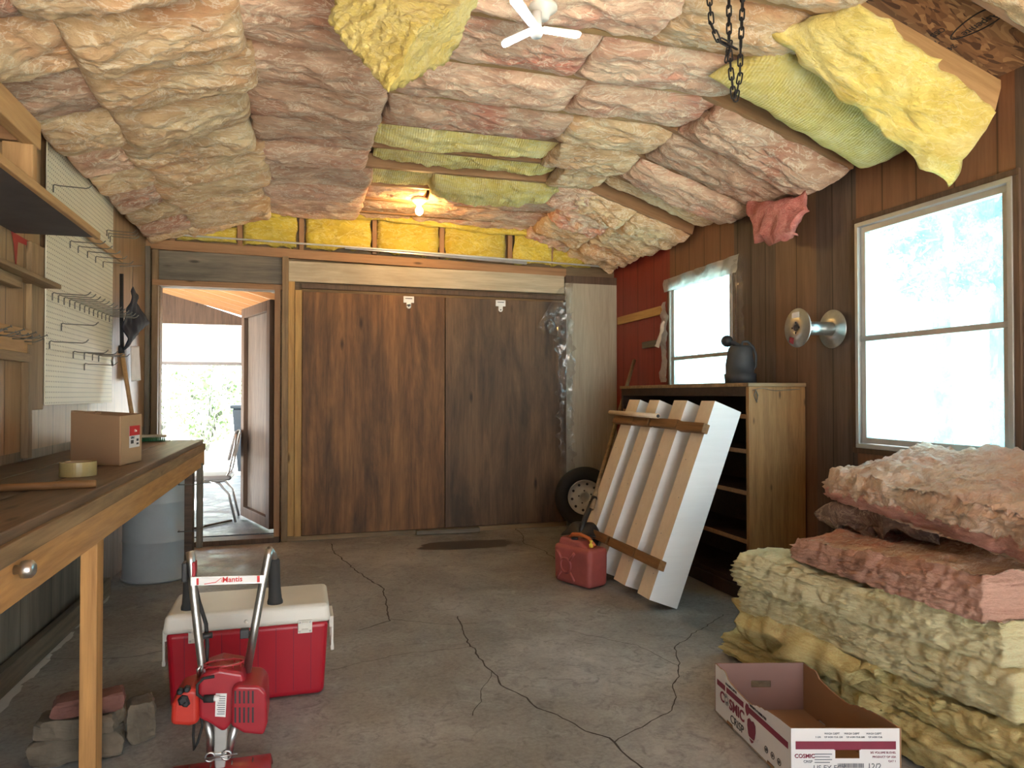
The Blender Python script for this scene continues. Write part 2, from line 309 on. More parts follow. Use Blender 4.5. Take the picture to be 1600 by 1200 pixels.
# ------------------------------------------------------------------ mesh helpers
class MB:
    def __init__(s): s.v = []; s.f = []; s.m = []
    def add(s, vs, fs, mi=0):
        b = len(s.v); s.v += [V(p) for p in vs]; s.f += [tuple(i+b for i in f) for f in fs]; s.m += [mi]*len(fs); return s
    def box(s, x0, x1, y0, y1, z0, z1, mi=0):
        return s.hexa([(x0, y0, z0), (x1, y0, z0), (x1, y1, z0), (x0, y1, z0)], [(x0, y0, z1), (x1, y0, z1), (x1, y1, z1), (x0, y1, z1)], mi)
    def hexa(s, bot, top, mi=0):
        return s.add(list(bot)+list(top), [(3, 2, 1, 0), (4, 5, 6, 7), (0, 1, 5, 4), (1, 2, 6, 5), (2, 3, 7, 6), (3, 0, 4, 7)], mi)
    def prism(s, pts, vec, mi=0):
        n = len(pts); vec = V(vec); vs = [V(p) for p in pts]+[V(p)+vec for p in pts]
        return s.add(vs, [tuple(range(n))[::-1], tuple(range(n, 2*n))]+[(i, (i+1) % n, n+(i+1) % n, n+i) for i in range(n)], mi)
    def tube(s, pts, r, seg=10, closed=False, mi=0):
        pts = [V(p) for p in pts]; n = len(pts); rs = r if isinstance(r, (list, tuple)) else [r]*n
        vs = []; up = None
        for i, p in enumerate(pts):
            if closed: t = pts[(i+1) % n]-pts[i-1]
            else: t = pts[min(i+1, n-1)]-pts[max(i-1, 0)]
            t.normalize()
            if up is None: up = V((0, 0, 1)) if abs(t.z) < .9 else V((1, 0, 0))
            a = t.cross(up); a.normalize(); up = a.cross(t); c = up
            for k in range(seg):
                q = 2*math.pi*k/seg; vs.append(p+(a*math.cos(q)+c*math.sin(q))*rs[i])
        fs = []
        for i in range(n if closed else n-1):
            for k in range(seg):
                a0 = i*seg+k; a1 = i*seg+(k+1) % seg; j = (i+1) % n
                fs.append((a0, a1, j*seg+(k+1) % seg, j*seg+k))
        if not closed: fs += [tuple(range(seg))[::-1], tuple(range((n-1)*seg, n*seg))]
        return s.add(vs, fs, mi)
    def lathe(s, prof, c, axis=(0, 0, 1), seg=32, mi=0, sx=1, sy=1):
        ax = V(axis).normalized(); a = ax.orthogonal().normalized(); b = ax.cross(a); c = V(c); vs = []; n = len(prof)
        if abs(ax.z) > .99: a, b = V((1, 0, 0)), V((0, 1, 0))
        for r, h in prof:
            for k in range(seg):
                q = 2*math.pi*k/seg; vs.append(c+ax*h+(a*math.cos(q)*sx+b*math.sin(q)*sy)*r)
        fs = [(i*seg+k, i*seg+(k+1) % seg, (i+1)*seg+(k+1) % seg, (i+1)*seg+k) for i in range(n-1) for k in range(seg)]
        fs += [tuple(range(seg))[::-1], tuple(range((n-1)*seg, n*seg))]
        return s.add(vs, fs, mi)
    def build(s, name, mats, parent=None, smooth=False, bevel=0, seg=2, origin=None, tagv=None, subd=0):
        if not isinstance(mats, (list, tuple)): mats = [mats]
        if origin is None:
            if parent is not None: origin = parent.matrix_world_loc if hasattr(parent, 'matrix_world_loc') else wl(parent)
            else:
                xs = [p.x for p in s.v]; ys = [p.y for p in s.v]; zs = [p.z for p in s.v]
                origin = V(((min(xs)+max(xs))/2, (min(ys)+max(ys))/2, min(zs)))
        o0 = V(origin)
        me = bpy.data.meshes.new(name); me.from_pydata([p-o0 for p in s.v], [], s.f)
        for m in mats: me.materials.append(M[m] if isinstance(m, str) else m)
        for i, p in enumerate(me.polygons): p.material_index = s.m[i]; p.use_smooth = smooth
        bm = bmesh.new(); bm.from_mesh(me); bmesh.ops.recalc_face_normals(bm, faces=bm.faces); bm.to_mesh(me); bm.free()
        o = bpy.data.objects.new(name, me); COL.objects.link(o)
        if parent is not None: o.parent = parent; o.location = o0-wl(parent)
        else: o.location = o0
        if bevel:
            b = o.modifiers.new('bevel', 'BEVEL'); b.width = bevel; b.segments = seg; b.limit_method = 'ANGLE'; b.angle_limit = .6
        if subd:
            q = o.modifiers.new('subd', 'SUBSURF'); q.levels = subd; q.render_levels = subd
        return o
def wl(o):
    p = V(o.location)
    while o.parent is not None: o = o.parent; p += V(o.location)
    return p
def tag(o, label=None, cat=None, group=None, kind=None):
    if label: o['label'] = label
    if cat: o['category'] = cat
    if group: o['group'] = group
    if kind: o['kind'] = kind
    return o
def thing(name, label, cat, loc, group=None):
    o = bpy.data.objects.new(name, None); o.empty_display_size = .1; COL.objects.link(o); o.location = loc
    return tag(o, label, cat, group)
def struct(o): o['kind'] = 'structure'; return o
def dup(root, loc, label=None, group=None, rot=None, scale=None):
    r = root.copy(); COL.objects.link(r); r.location = loc
    if rot is not None: r.rotation_euler = rot
    if scale is not None: r.scale = scale
    if label: r['label'] = label
    if group: r['group'] = group
    for ch in list(root.children):
        c = ch.copy(); COL.objects.link(c); c.parent = r
        for g in list(ch.children):
            d = g.copy(); COL.objects.link(d); d.parent = c
    return r
def board(name, p0, p1, w, h, mat, parent=None, up=(0, 0, 1), bevel=.003, jag=0):
    """a straight board from p0 to p1: w across, h along 'up'; local X runs along it so the grain follows"""
    p0 = V(p0); p1 = V(p1); t = (p1-p0); L = t.length; t.normalize(); side = t.cross(V(up)).normalized(); u = side.cross(t)
    me = bpy.data.meshes.new(name); n = max(1, int(L/.25)); vs = []
    for i in range(n+1):
        x = L*i/n; j = jag*(noise.noise(V((x*2.3+p0.x*9, p0.y, p0.z*5))))
        for a, b in ((-1, -1), (1, -1), (1, 1), (-1, 1)): vs.append((x, a*w/2, b*h/2+j))
    fs = [(0, 3, 2, 1), tuple(4*n+k for k in range(4))]
    for i in range(n):
        for k in range(4): fs.append((4*i+k, 4*i+(k+1) % 4, 4*i+4+(k+1) % 4, 4*i+4+k))
    me.from_pydata(vs, [], fs); me.materials.append(M[mat] if isinstance(mat, str) else mat)
    o = bpy.data.objects.new(name, me); COL.objects.link(o)
    R = Matrix((t, -side, u)).transposed().to_4x4()
    loc = p0-(wl(parent) if parent is not None else V((0, 0, 0)))
    o.matrix_local = Matrix.Translation(loc) @ R
    if parent is not None: o.parent = parent
    if bevel: b = o.modifiers.new('bevel', 'BEVEL'); b.width = bevel; b.segments = 2
    return o
def text(name, s, size, mat, org, xd, yd, parent, ext=.0006, align='LEFT', bold=0):
    cu = bpy.data.curves.new(name, 'FONT'); cu.body = s; cu.size = size; cu.extrude = ext; cu.align_x = align; cu.offset = bold; cu.resolution_u = 3
    t = bpy.data.objects.new('t', cu); COL.objects.link(t)
    dg = bpy.context.evaluated_depsgraph_get(); me = bpy.data.meshes.new_from_object(t.evaluated_get(dg))
    bpy.data.objects.remove(t)
    me.materials.clear(); me.materials.append(M[mat])
    o = bpy.data.objects.new(name, me); COL.objects.link(o)
    xd = V(xd).normalized(); yd = V(yd).normalized(); zd = xd.cross(yd)
    R = Matrix((xd, yd, zd)).transposed().to_4x4()
    if parent is not None:
        o.parent = parent; o.matrix_local = Matrix.Translation(V(org)-wl(parent)) @ R
    else: o.matrix_local = Matrix.Translation(V(org)) @ R
    return o
def fr(p, o=4, s=1.):
    r = 0; a = 1; q = V(p)*s
    for i in range(o): r += a*noise.noise(q); q = q*2.03+V((3.1, 7.7, 1.3)); a *= .55
    return r
def rdg(p, o=4):
    r = 0; a = 1; q = V(p)
    for i in range(o): r += a*(1-2.2*abs(noise.noise(q))); q = q*2.1+V((5.1, 2.7, 9.3)); a *= .5
    return r
def pillow(name, c, mat, down=.06, up=.07, amp=.02, seed=0, nu=90, nv=40, pe=.35, parent=None, edge=.015, aniso=(4, 9), droop=0, vp=2.1):
    """a soft batt over the quad c[0]-c[1] (along), c[3]-c[2]; bulges towards the room"""
    c = [V(p) for p in c]; sd = V((seed*13.7, seed*5.3, seed*9.1))
    nrm = (c[1]-c[0]).cross(c[3]-c[0]).normalized()
    if nrm.z > 0: nrm = -nrm
    Lu = (c[1]-c[0]).length; Lv = (c[3]-c[0]).length
    def e(t, q): return max(0., 1-abs(2*t-1)**q)
    mb = MB(); idx = {}
    for side in (0, 1):
        for i in range(nu+1):
            for j in range(nv+1):
                if side == 1 and (i in (0, nu) or j in (0, nv)): idx[side, i, j] = idx[0, i, j]; continue
                u = i/nu; v = j/nv; p0 = (c[0]*(1-u)+c[1]*u)*(1-v)+(c[3]*(1-u)+c[2]*u)*v
                w = (e(u, 9)**pe)*(e(v, vp)**.5)
                uu = u*Lu; vv = v*Lv
                if side == 0:
                    f = fr(V((uu*aniso[0], vv*aniso[1], 0))+sd, 3)
                    g = rdg(V((uu*9, vv*17, 3))+sd, 4)
                    dd = down*(w*(.9+.45*noise.noise(V((uu*2.2, vv*1.5, 8))+sd)))+amp*w*(f*.8+g*.38)
                    p = p0+nrm*dd
                    p.z -= droop*math.sin(math.pi*u)*w
                else: p = p0-nrm*up*w
                # ragged rim
                rim = (1-min(1, w*1.6))
                if edge: 
                    q = V((uu*11, vv*11, 5))+sd
                    p += V((noise.noise(q), noise.noise(q+V((9, 0, 0))), noise.noise(q+V((0, 9, 0))))) * edge*(.4+1.6*rim)
                idx[side, i, j] = len(mb.v); mb.v.append(p)
    for side in (0, 1):
        for i in range(nu):
            for j in range(nv):
                q = (idx[side, i, j], idx[side, i+1, j], idx[side, i+1, j+1], idx[side, i, j+1])
                mb.f.append(q if side == 0 else q[::-1]); mb.m.append(0)
    return mb.build(name, mat, parent, smooth=True)
def slab(name, bot, top, mat, seed=0, n=(70, 50, 26), side=.02, topn=.015, layers=60, round_=.02, parent=None, ragged=.012, mats=None, face=0, split=2.):
    """a cut batt: eight corners, layered ragged sides, soft top"""
    b = [V(p) for p in bot]; t = [V(p) for p in top]; sd = V((seed*7.3, seed*3.9, seed*11.1)); nu, nv, nw = n
    cen = sum(b+t, V((0, 0, 0)))/8
    ax = [(b[1]-b[0]).normalized(), (b[3]-b[0]).normalized(), (t[0]-b[0]).normalized()]
    mb = MB(); idx = {}
    def pt(i, j, k):
        if (i, j, k) in idx: return idx[i, j, k]
        u, v, w = i/nu, j/nv, k/nw
        lo = (b[0]*(1-u)+b[1]*u)*(1-v)+(b[3]*(1-u)+b[2]*u)*v; hi = (t[0]*(1-u)+t[1]*u)*(1-v)+(t[3]*(1-u)+t[2]*u)*v
        p = lo*(1-w)+hi*w; q = p.copy()
        layer = rdg(V((q.x*1.6, q.y*1.6, w*layers*.10))+sd, 3)*.55+.35*noise.noise(V((q.x*9, q.y*9, w*layers*.3))+sd)
        big = fr(V((q.x*2.6, q.y*2.6, q.z*3))+sd, 3)
        ins = round_*(abs(2*w-1)**6)
        out = V((0, 0, 0))
        for (a, m, d) in ((i, nu, 0), (j, nv, 1)):
            s = -1 if a == 0 else 1 if a == m else 0
            if s: out += ax[d]*s*(side*(layer*.7+big*.9)-ins)
        s = -1 if k == 0 else 1 if k == nw else 0
        if s > 0: out += ax[2]*(topn*(rdg(V((q.x*7, q.y*5, 1))+sd, 5)*.8+big))
        if s < 0: out += ax[2]*(topn*.4*big)
        p += out+V((noise.noise(q*30+sd), noise.noise(q*30+sd+V((5, 0, 0))), noise.noise(q*30+sd+V((0, 5, 0)))))*ragged*.5+V((noise.noise(q*75+sd), noise.noise(q*75+sd+V((5, 0, 0))), .6*noise.noise(q*75+sd+V((0, 5, 0)))))*.006
        idx[i, j, k] = len(mb.v); mb.v.append(p); return idx[i, j, k]
    def quad(a, b_, c, d, mi): mb.f.append((a, b_, c, d)); mb.m.append(mi)
    for i in range(nu):
        for j in range(nv):
            quad(pt(i, j, nw), pt(i+1, j, nw), pt(i+1, j+1, nw), pt(i, j+1, nw), face); quad(pt(i, j+1, 0), pt(i+1, j+1, 0), pt(i+1, j, 0), pt(i, j, 0), face)
    for i in range(nu):
        for k in range(nw):
            sm_ = face if k/nw+.25*noise.noise(V((i*.21, seed, 0))) > split else 0; quad(pt(i, 0, k), pt(i+1, 0, k), pt(i+1, 0, k+1), pt(i, 0, k+1), sm_); quad(pt(i, nv, k+1), pt(i+1, nv, k+1), pt(i+1, nv, k), pt(i, nv, k), sm_)
    for j in range(nv):
        for k in range(nw):
            sm_ = face if k/nw+.25*noise.noise(V((j*.21, seed, 9))) > split else 0; quad(pt(0, j, k+1), pt(0, j+1, k+1), pt(0, j+1, k), pt(0, j, k), sm_); quad(pt(nu, j, k), pt(nu, j+1, k), pt(nu, j+1, k+1), pt(nu, j, k+1), sm_)
    return mb.build(name, mats or mat, parent, smooth=True)

# ------------------------------------------------------------------ the room shell
XL, XR, YB, YN = -1.17, 2.86, 6.20, -2.7
XC = (XL+XR)/2
def zu(x):                       # underside of rafters and ties
    if x < -.3: return 2.40+(x-XL)*(.30/.87)
    if x > 2.0: return 2.40+(XR-x)*(.30/.86)
    return 2.70
def zroof(x): return 2.56+(x-XL)*.345 if x < XC else 2.56+(XR-x)*.345
mb = MB(); mb.box(XL-.12, XR+.12, YN-.1, YB+.1, -.12, 0)
def ribbon(pts, w, z, mi):
    for a in range(len(pts)-1):
        p, q = V((*pts[a], z)), V((*pts[a+1], z)); L = (q-p).length; n = max(2, int(L/.03)); d = (q-p).normalized(); s = V((-d.y, d.x, 0)); prev = None
        for i in range(n+1):
            c = p.lerp(q, i/n); c = c+s*(.018*noise.noise(c*9)+.008*noise.noise(c*40))*(0 if i in (0, n) else 1); ww = w*(.6+.8*abs(noise.noise(c*25)))
            cur = (c-s*ww/2, c+s*ww/2)
            if prev: mb.add([prev[0], cur[0], cur[1], prev[1]], [(0, 1, 2, 3)], mi)
            prev = cur
for pts, w in (([(.24, 5.9), (.241, 5.645), (.377, 4.889), (.498, 4.443), (.46, 3.808), (.286, 3.7)], .010), ([(.818, 3.78), (.779, 3.314), (.808, 2.806), (.89, 2.566), (1.042, 2.263), (1.1, 1.6)], .009),
               ([(1.042, 2.263), (1.356, 2.428), (1.607, 2.818), (1.714, 3.036), (2.214, 3.4)], .006), ([(1.85, 6.1), (1.82, 5.827), (1.728, 5.447), (1.799, 5.182), (1.78, 4.9)], .007),
               ([(.46, 3.84), (.733, 3.66), (.9, 3.64)], .005), ([(-1.1, 3.7), (-.75, 3.62), (-.45, 3.72)], .005), ([(.80, 3.0), (.62, 2.6)], .004), ([(1.3, 3.4), (1.55, 3.1), (1.607, 2.818)], .004),
               ([(.13, 3.2), (.4, 3.3), (.78, 3.31)], .004)):
    ribbon(pts, w, .0006, 1)
def blob(cx, cy, rx, ry, mi, z=.0004):
    n = 40; ring = []
    for k in range(n):
        a = 2*math.pi*k/n; r = 1+.35*noise.noise(V((math.cos(a)*1.7+cx, math.sin(a)*1.7+cy, 3)))+.12*noise.noise(V((math.cos(a)*6, math.sin(a)*6, cx)))
        ring.append((cx+rx*r*math.cos(a), cy+ry*r*math.sin(a), z))
    mb.add(ring, [tuple(range(n))], mi)
blob(1.27, 5.55, .40, .17, 2)
for y in (2.9, 3.25, 3.6, 3.95, 4.3, 4.65): blob(XL+.05, y, .045, .16+.06*noise.noise(V((y, 1, 1))), 3)
struct(mb.build('floor', ['floor', 'crack', 'damp', 'efflor'], origin=(0, 0, 0)))
# ceiling: roof deck in two slopes
mb = MB()
for s in (0, 1):
    xa, xb = ((XL-.3, XC) if s == 0 else (XC, XR+.3)); mb.hexa([(xa, YN, zroof(xa)), (xb, YN, zroof(xb)), (xb, YB+.2, zroof(xb)), (xa, YB+.2, zroof(xa))], [(xa, YN, zroof(xa)+.02), (xb, YN, zroof(xb)+.02), (xb, YB+.2, zroof(xb)+.02), (xa, YB+.2, zroof(xa)+.02)])
struct(mb.build('ceiling', 'osb', origin=(0, 0, 0)))
# left wall
mb = MB(); mb.box(XL-.1, XL, YN, YB+.1, .95, 2.62); mb.box(XL-.1, XL, YN, YB+.1, 0, .95, 1)
struct(mb.build('wall_left', ['tanpanel', 'lowpanel'], origin=(0, 0, 0)))
# right wall in planks, two window holes
W1 = (4.24, 5.13, 1.22, 2.10); W2 = (2.23, 3.12, .91, 2.12)
mb = MB(); ys = [(YN, 2.1, 3), (2.1, 2.23, 1), (2.23, 3.12, 0), (3.12, 3.43, 1), (3.43, 3.80, 2), (3.80, 3.94, 1), (3.94, 4.24, 1), (4.24, 5.13, 0), (5.13, YB+.1, 3)]
cl = {0: 0, 1: 1, 2: 2, 3: 3}
for a, b, mi in ys:
    m_ = {0: 0, 1: 1, 2: 2, 3: 3}[mi]
    if a == YN: m_ = 1
    for wn in (W1, W2):
        if a >= wn[0]-1e-6 and b <= wn[1]+1e-6:
            mb.box(XR, XR+.12, a, b, 0, wn[2], m_ if wn is W2 else 1); mb.box(XR, XR+.12, a, b, wn[3], 2.66, m_); break
    else: mb.box(XR, XR+.12, a, b, 0, 2.66, m_)
struct(mb.build('wall_right', ['wall_brown', 'wall_dark', 'wall_mid', 'redwall'], origin=(0, 0, 0)))
# near wall behind the camera: an open garage doorway lets daylight in
mb = MB(); Y0, Y1 = YN-.1, YN
mb.box(XL, -.7, Y0, Y1, 0, 2.6); mb.box(2.3, XR, Y0, Y1, 0, 2.6); mb.box(-.7, 2.3, Y0, Y1, 2.2, 2.6)
mb.prism([(XL, Y0, 2.58), (XR, Y0, 2.58), (XR, Y0, zroof(XR)), (XC, Y0, zroof(XC)), (XL, Y0, zroof(XL))], (0, .1, 0))
struct(mb.build('wall_front', 'tanpanel', origin=(0, 0, 0)))
# back wall with the doorway hole
DX0, DX1, DZ = -1.075, -.20, 2.06
mb = MB(); Y0, Y1 = YB, YB+.1
mb.box(XL, DX0, Y0, Y1, 0, 2.56); mb.box(DX0, DX1, Y0, Y1, DZ, 2.56); mb.box(DX1, XR, Y0, Y1, 0, 2.56)
mb.prism([(XL, Y0, 2.56), (XR, Y0, 2.56), (XC, Y0, zroof(XC))], (0, .1, 0))
struct(mb.build('wall_back', 'pine_old', origin=(0, 0, 0)))
# framing and trim boards on the back wall
def trim(p0, p1, w, h, mat, up=(0, 0, 1), jag=0): return struct(board('trim', p0, p1, w, h, mat, up=up, jag=jag))
tn = [0]
def tr(*a, **k):
    o = trim(*a, **k); tn[0] += 1; o.name = 'trim_%d' % tn[0]; return o
tr((XL, 6.16, 2.385), (2.35, 6.16, 2.325), .05, .075, 'pine_red')                     # plate
tr((-.10, 6.15, 2.22), (2.33, 6.15, 2.215), .03, .17, 'pale_ply')                      # header board
tr((-1.10, 6.165, 2.225), (-.14, 6.165, 2.225), .03, .23, 'grey_ply')                  # panel over the doorway
tr((-1.12, 6.14, 2.08), (-.14, 6.14, 2.08), .05, .045, 'pine_red')
tr((-1.10, 6.15, 0), (-1.10, 6.15, 2.34), .045, .06, 'pine_old', up=(0, 1, 0))
tr((-1.15, 6.13, 0), (-1.15, 6.13, 2.36), .035, .05, 'grey_ply', up=(0, 1, 0))
tr((-.185, 6.14, 0), (-.185, 6.14, 2.1), .045, .06, 'pine_red', up=(0, 1, 0))
tr((-.125, 6.12, 0), (-.125, 6.12, 2.33), .05, .09, 'pine_old', up=(0, 1, 0))
tr((-.075, 6.13, 0), (-.075, 6.13, 2.13), .05, .06, 'pine_gold', up=(0, 1, 0))
tr((-.02, 6.11, .02), (-.02, 6.11, 2.06), .055, .04, 'pine_gold', up=(0, 1, 0))
tr((-.15, 6.12, .02), (2.33, 6.12, .02), .06, .04, 'pine_old')                         # sill rail
tr((.95, 6.07, .022), (1.50, 6.05, .022), .09, .035, 'grey_ply')
tr((-1.08, 6.16, .02), (-.16, 6.16, .02), .18, .04, 'dark_frame')                      # threshold
tr((0, 6.10, 2.095), (2.32, 6.10, 2.085), .03, .04, 'dark_frame')                      # track board
mb = MB(); mb.box(2.34, 2.855, 6.13, 6.195, 0, 2.23); mb.box(2.34, 2.855, 6.13, 6.19, 2.23, 2.30, 1)
o = struct(mb.build('trim_20', ['pale_panel', 'dark_frame'], origin=(0, 0, 0)))
# sliding door leaves
for i, (x0, x1, mt, y, lb) in enumerate(((.01, 1.198, 'door_a', 6.085, ''), (1.206, 2.33, 'door_b', 6.095, ''))):
    mb = MB(); mb.box(x0, x1, y-.012, y+.015, .045, 2.045); o = struct(mb.build('door_%d' % (i+1), mt, bevel=.003, origin=((x0+x1)/2, y, 0)))
    hx = .883 if i == 0 else 1.703
    mb = MB(); mb.box(hx-.045, hx+.045, y-.02, y-.012, 1.985, 2.04); mb.box(hx-.02, hx+.02, y-.02, y-.012, 1.955, 1.99)
    mb.lathe([(.02, 0), (.02, .008)], (hx, y-.012, 1.955), (0, -1, 0), 16)
    h = mb.build('door_hanger', 'white', o, bevel=.002); h['label'] = 'white metal hanger bracket'
    mb = MB(); mb.box(hx-.03, hx+.03, y-.0215, y-.020, 2.018, 2.024); mb.lathe([(.006, 0), (.006, .002)], (hx, y-.0195, 1.953), (0, -1, 0), 10); mb.build('bracket_hole', 'ink', h)
# open door leaf swung out into the carport
hx, hy = -.215, 6.30; ex, ey = -.50, 7.13
dv = V((ex-hx, ey-hy, 0)); L = dv.length; dv.normalize(); nv = V((-dv.y, dv.x, 0))
o = thing('door_3', None, None, (hx, hy, .06)); struct(o)
def leafbox(a0, a1, z0, z1, t0, t1, nm, mat):
    mb = MB(); P0 = V((hx, hy, 0))
    q = [P0+dv*a0+nv*t0, P0+dv*a1+nv*t0, P0+dv*a1+nv*t1, P0+dv*a0+nv*t1]
    mb.hexa([(p.x, p.y, z0) for p in q], [(p.x, p.y, z1) for p in q]); return mb.build(nm, mat, o, bevel=.003)
leafbox(0, L, .07, 2.0, -.012, .0, 'door_panel', 'weather')
for a0, a1, z0, z1 in ((0, .09, .07, 2.0), (L-.09, L, .07, 2.0), (.09, L-.09, .07, .16), (.09, L-.09, 1.91, 2.0)): leafbox(a0, a1, z0, z1, 0, .04, 'door_frame', 'dark_frame')

# ------------------------------------------------------------------ windows
def window(n, wn, mid, film_=False):
    y0, y1, z0, z1 = wn; x = XR
    o = thing('window_%d' % n, None, None, (x, (y0+y1)/2, z0)); struct(o)
    def ring(nm, a, b, x0, x1, mat):
        mb = MB()
        mb.box(x0, x1, y0+a, y1-a, z0+a, z0+b); mb.box(x0, x1, y0+a, y1-a, z1-b, z1-a); mb.box(x0, x1, y0+a, y0+b, z0+b, z1-b); mb.box(x0, x1, y1-b, y1-a, z0+b, z1-b)
        return mb.build(nm, mat, o, bevel=.002)
    ring('casing', -.022, .006, x-.012, x+.02, 'dark_frame')
    ring('window_frame', .006, .028, x-.018, x+.05, 'alu')
    ring('sash', .032, .062, x+.0, x+.04, 'alu')
    mb = MB(); mb.box(x-.008, x+.04, y0+.03, y1-.03, mid-.014, mid+.014); mb.build('window_rail', 'alu', o, bevel=.002)
    mb = MB(); mb.box(x+.02, x+.024, y0+.05, y1-.05, z0+.05, z1-.05); mb.build('pane', 'glass', o)
    ring('outer_reveal', .0, .028, x+.05, x+.12, 'white')
    return o
w1 = window(1, W1, 1.485); w2 = window(2, W2, 1.495)

# ------------------------------------------------------------------ rafters and ties
YK = [1.49, 1.90, 2.31, 2.71, 3.12, 3.53, 3.95, 4.35, 4.75, 5.15, 5.55, 5.96]
wordsY = ['nearest the camera overhead', 'just overhead of the photographer', 'above the near window', 'second past the near window edge', 'above the lamp beyond the near window', 'over the middle of the room, near side', 'over the middle of the room', 'over the far side of the middle', 'bare one over the far window', 'next beyond the bare one', 'second from the back wall', 'closest to the back wall']
for k, y in enumerate(YK):
    for nm, xa, xb in (('left', XL+.01, -.22), ('right', XR-.01, 1.92)):
        za, zb = zu(xa)+.07, zu(xb)+.07
        o = board('rafter', (xa, y, za), (xb, y, zb), .038, .14, 'pine_red' if k != 2 else 'pine')
        tag(o, 'brown roof rafter on the %s slope, %s' % (nm, wordsY[k]), 'rafter', 'roof rafters')
    o = board('collar_tie', (-.34, y-.004, 2.748), (2.04, y-.004, 2.748), .038, .09, 'pine' if k < 6 else 'pine_red')
    tag(o, 'horizontal wooden ceiling tie, %s' % wordsY[k], 'beam', 'ceiling ties')

# ------------------------------------------------------------------ ceiling insulation
rows = ['bay overhead', 'bay at the photo top edge', 'bay beside the bright lamp', 'bay just past the bright lamp', 'third bay past the bright lamp', 'bay over the middle of the room', 'bay before the bare rafter', 'bay at the bare rafter', 'bay beyond the bare rafter', 'third bay from the back wall', 'second bay from the back wall', 'bay against the back wall']
def cbatt(xa, xb, k, mat, label, down=.07, name='insulation_batt', dy0=0, dy1=0, zoff=.0, **kw):
    ya, yb = YK[k]+dy0, (YK[k+1] if k+1 < len(YK) else YB-.02)+dy1
    c = [(xa, ya, zu(xa)+zoff), (xb, ya, zu(xb)+zoff), (xb, yb, zu(xb)+zoff), (xa, yb, zu(xa)+zoff)]
    o = pillow(name, c, mat, down=down, seed=random.random()*20, **kw)
    return tag(o, label, 'insulation', 'ceiling insulation batts')
R = random.Random(3)
for k in range(0, 12):
    dd = (.11 if k < 6 else .09) if k < 9 else .05
    m = 'batt_cream'
    split = R.uniform(-.92, -.80)
    cbatt(split-.01, -.22+R.uniform(-.05, .03), k, m, 'long cream pink batt on left roof slope, %s' % rows[k], down=dd+R.uniform(0, .03), dy0=.012, dy1=-.012, amp=.032, nu=100, nv=46, zoff=R.uniform(-.02, .005))
    cbatt(XL+.03, split+.02, k, 'batt_cream' if k % 2 else 'batt_pink', 'short crumpled batt low on the left slope, %s' % rows[k], down=dd*.8, dy0=.012, dy1=-.012, amp=.03, nu=50, nv=46)
    cbatt(-.27, .40 if k < 8 else .46, k, 'batt_pink', 'dusty pink batt left of the ceiling seam, %s' % rows[k], down=.065 if k < 10 else .03, amp=.022, dy0=.017, dy1=-.017)
fl = {0: ('batt_pink',), 1: ('batt_rose',), 2: ('batt_rose',), 3: ('batt_rose',), 4: ('batt_rose',), 5: ('batt_rose',)}
for k in range(0, 6):
    cbatt(.42, 1.22+.1*(k % 3), k, 'batt_rose' if k > 1 else 'batt_pink', 'rosy batt in middle of flat ceiling, %s' % rows[k], down=.055, amp=.028, dy0=.026, dy1=-.026, zoff=.016)
    cbatt(1.2+.1*(k % 3), 2.03, k, 'batt_rose' if k in (3, 4) else 'batt_cream', 'cream batt right of centre of flat ceiling, %s' % rows[k], down=.055, amp=.028, dy0=.026, dy1=-.026, zoff=.016)
cbatt(.38, 1.50, 6, 'batt_yellow_lit', 'yellow ribbed batt sagging out of the flat ceiling before the bare tie', down=.06, amp=.028, droop=.01, zoff=.045, dy0=.02, dy1=-.02, edge=.012)
cbatt(1.48, 2.03, 6, 'batt_cream', 'cream batt beside the yellow ribbed one, on its right', down=.05, amp=.03)
cbatt(.42, 1.66, 7, 'batt_yellow_lit', 'frayed yellow batt tucked in before the bare tie', down=.05, amp=.045, droop=.01, zoff=.085, edge=.03, dy0=.022, dy1=-.03)
cbatt(1.66, 2.0, 7, 'batt_cream', 'short cream batt at right end of the bay before the bare tie', down=.05, amp=.03)
cbatt(.44, .90, 8, 'batt_yellow_lit', 'small yellow batt just beyond the bare tie, left piece', down=.03, amp=.03, zoff=.04, dy0=.022)
cbatt(.88, 1.78, 8, 'batt_yellow_lit', 'yellow batt drooping just beyond the bare tie', down=.07, amp=.05, droop=.03, zoff=.01, dy0=.022, edge=.025)
cbatt(1.76, 2.1, 8, 'batt_pink', 'pink lump right of the drooping yellow batt', down=.05, amp=.04)
for k in (9, 10, 11):
    cbatt(.46, .90, k, 'batt_pink', 'pink batt left of the bare bulb, %s' % rows[k], down=.02, amp=.02, zoff=.03)
    cbatt(.92, 2.05, k, 'batt_rose', 'rosy torn batt right of the bare bulb, %s' % rows[k], down=.03, amp=.03, zoff=.03)
# right slope, one batt a bay
def sbatt(k, mat, label, **kw):
    return cbatt(2.02, 2.83, k, mat, label, **kw)
sbatt(4, 'batt_pink', 'dusty brown pink batt on right slope under the ribbed yellow one', down=.09, amp=.03, dy0=.0, zoff=-.01)
sbatt(5, 'batt_pink', 'narrow pink batt on right slope above the hanging pink clump', down=.05, amp=.03)
sbatt(6, 'batt_rose', 'long pink batt on right slope with a red edge', down=.08, amp=.035, dy0=.0, zoff=.0)
sbatt(7, 'batt_cream', 'pale batt on right slope beside the bare rafter', down=.03, amp=.03, zoff=.03, dy1=-.16)
for k in (8, 9, 10, 11):
    cbatt(1.95, 2.38, k, 'batt_rose' if k % 2 else 'batt_cream', 'lumpy batt high on the right slope, %s' % rows[k], down=.07, amp=.055, nu=60)
    cbatt(2.36, 2.83, k, 'batt_cream', 'lumpy batt low on the right slope, %s' % rows[k], down=.08, amp=.055, nu=60)
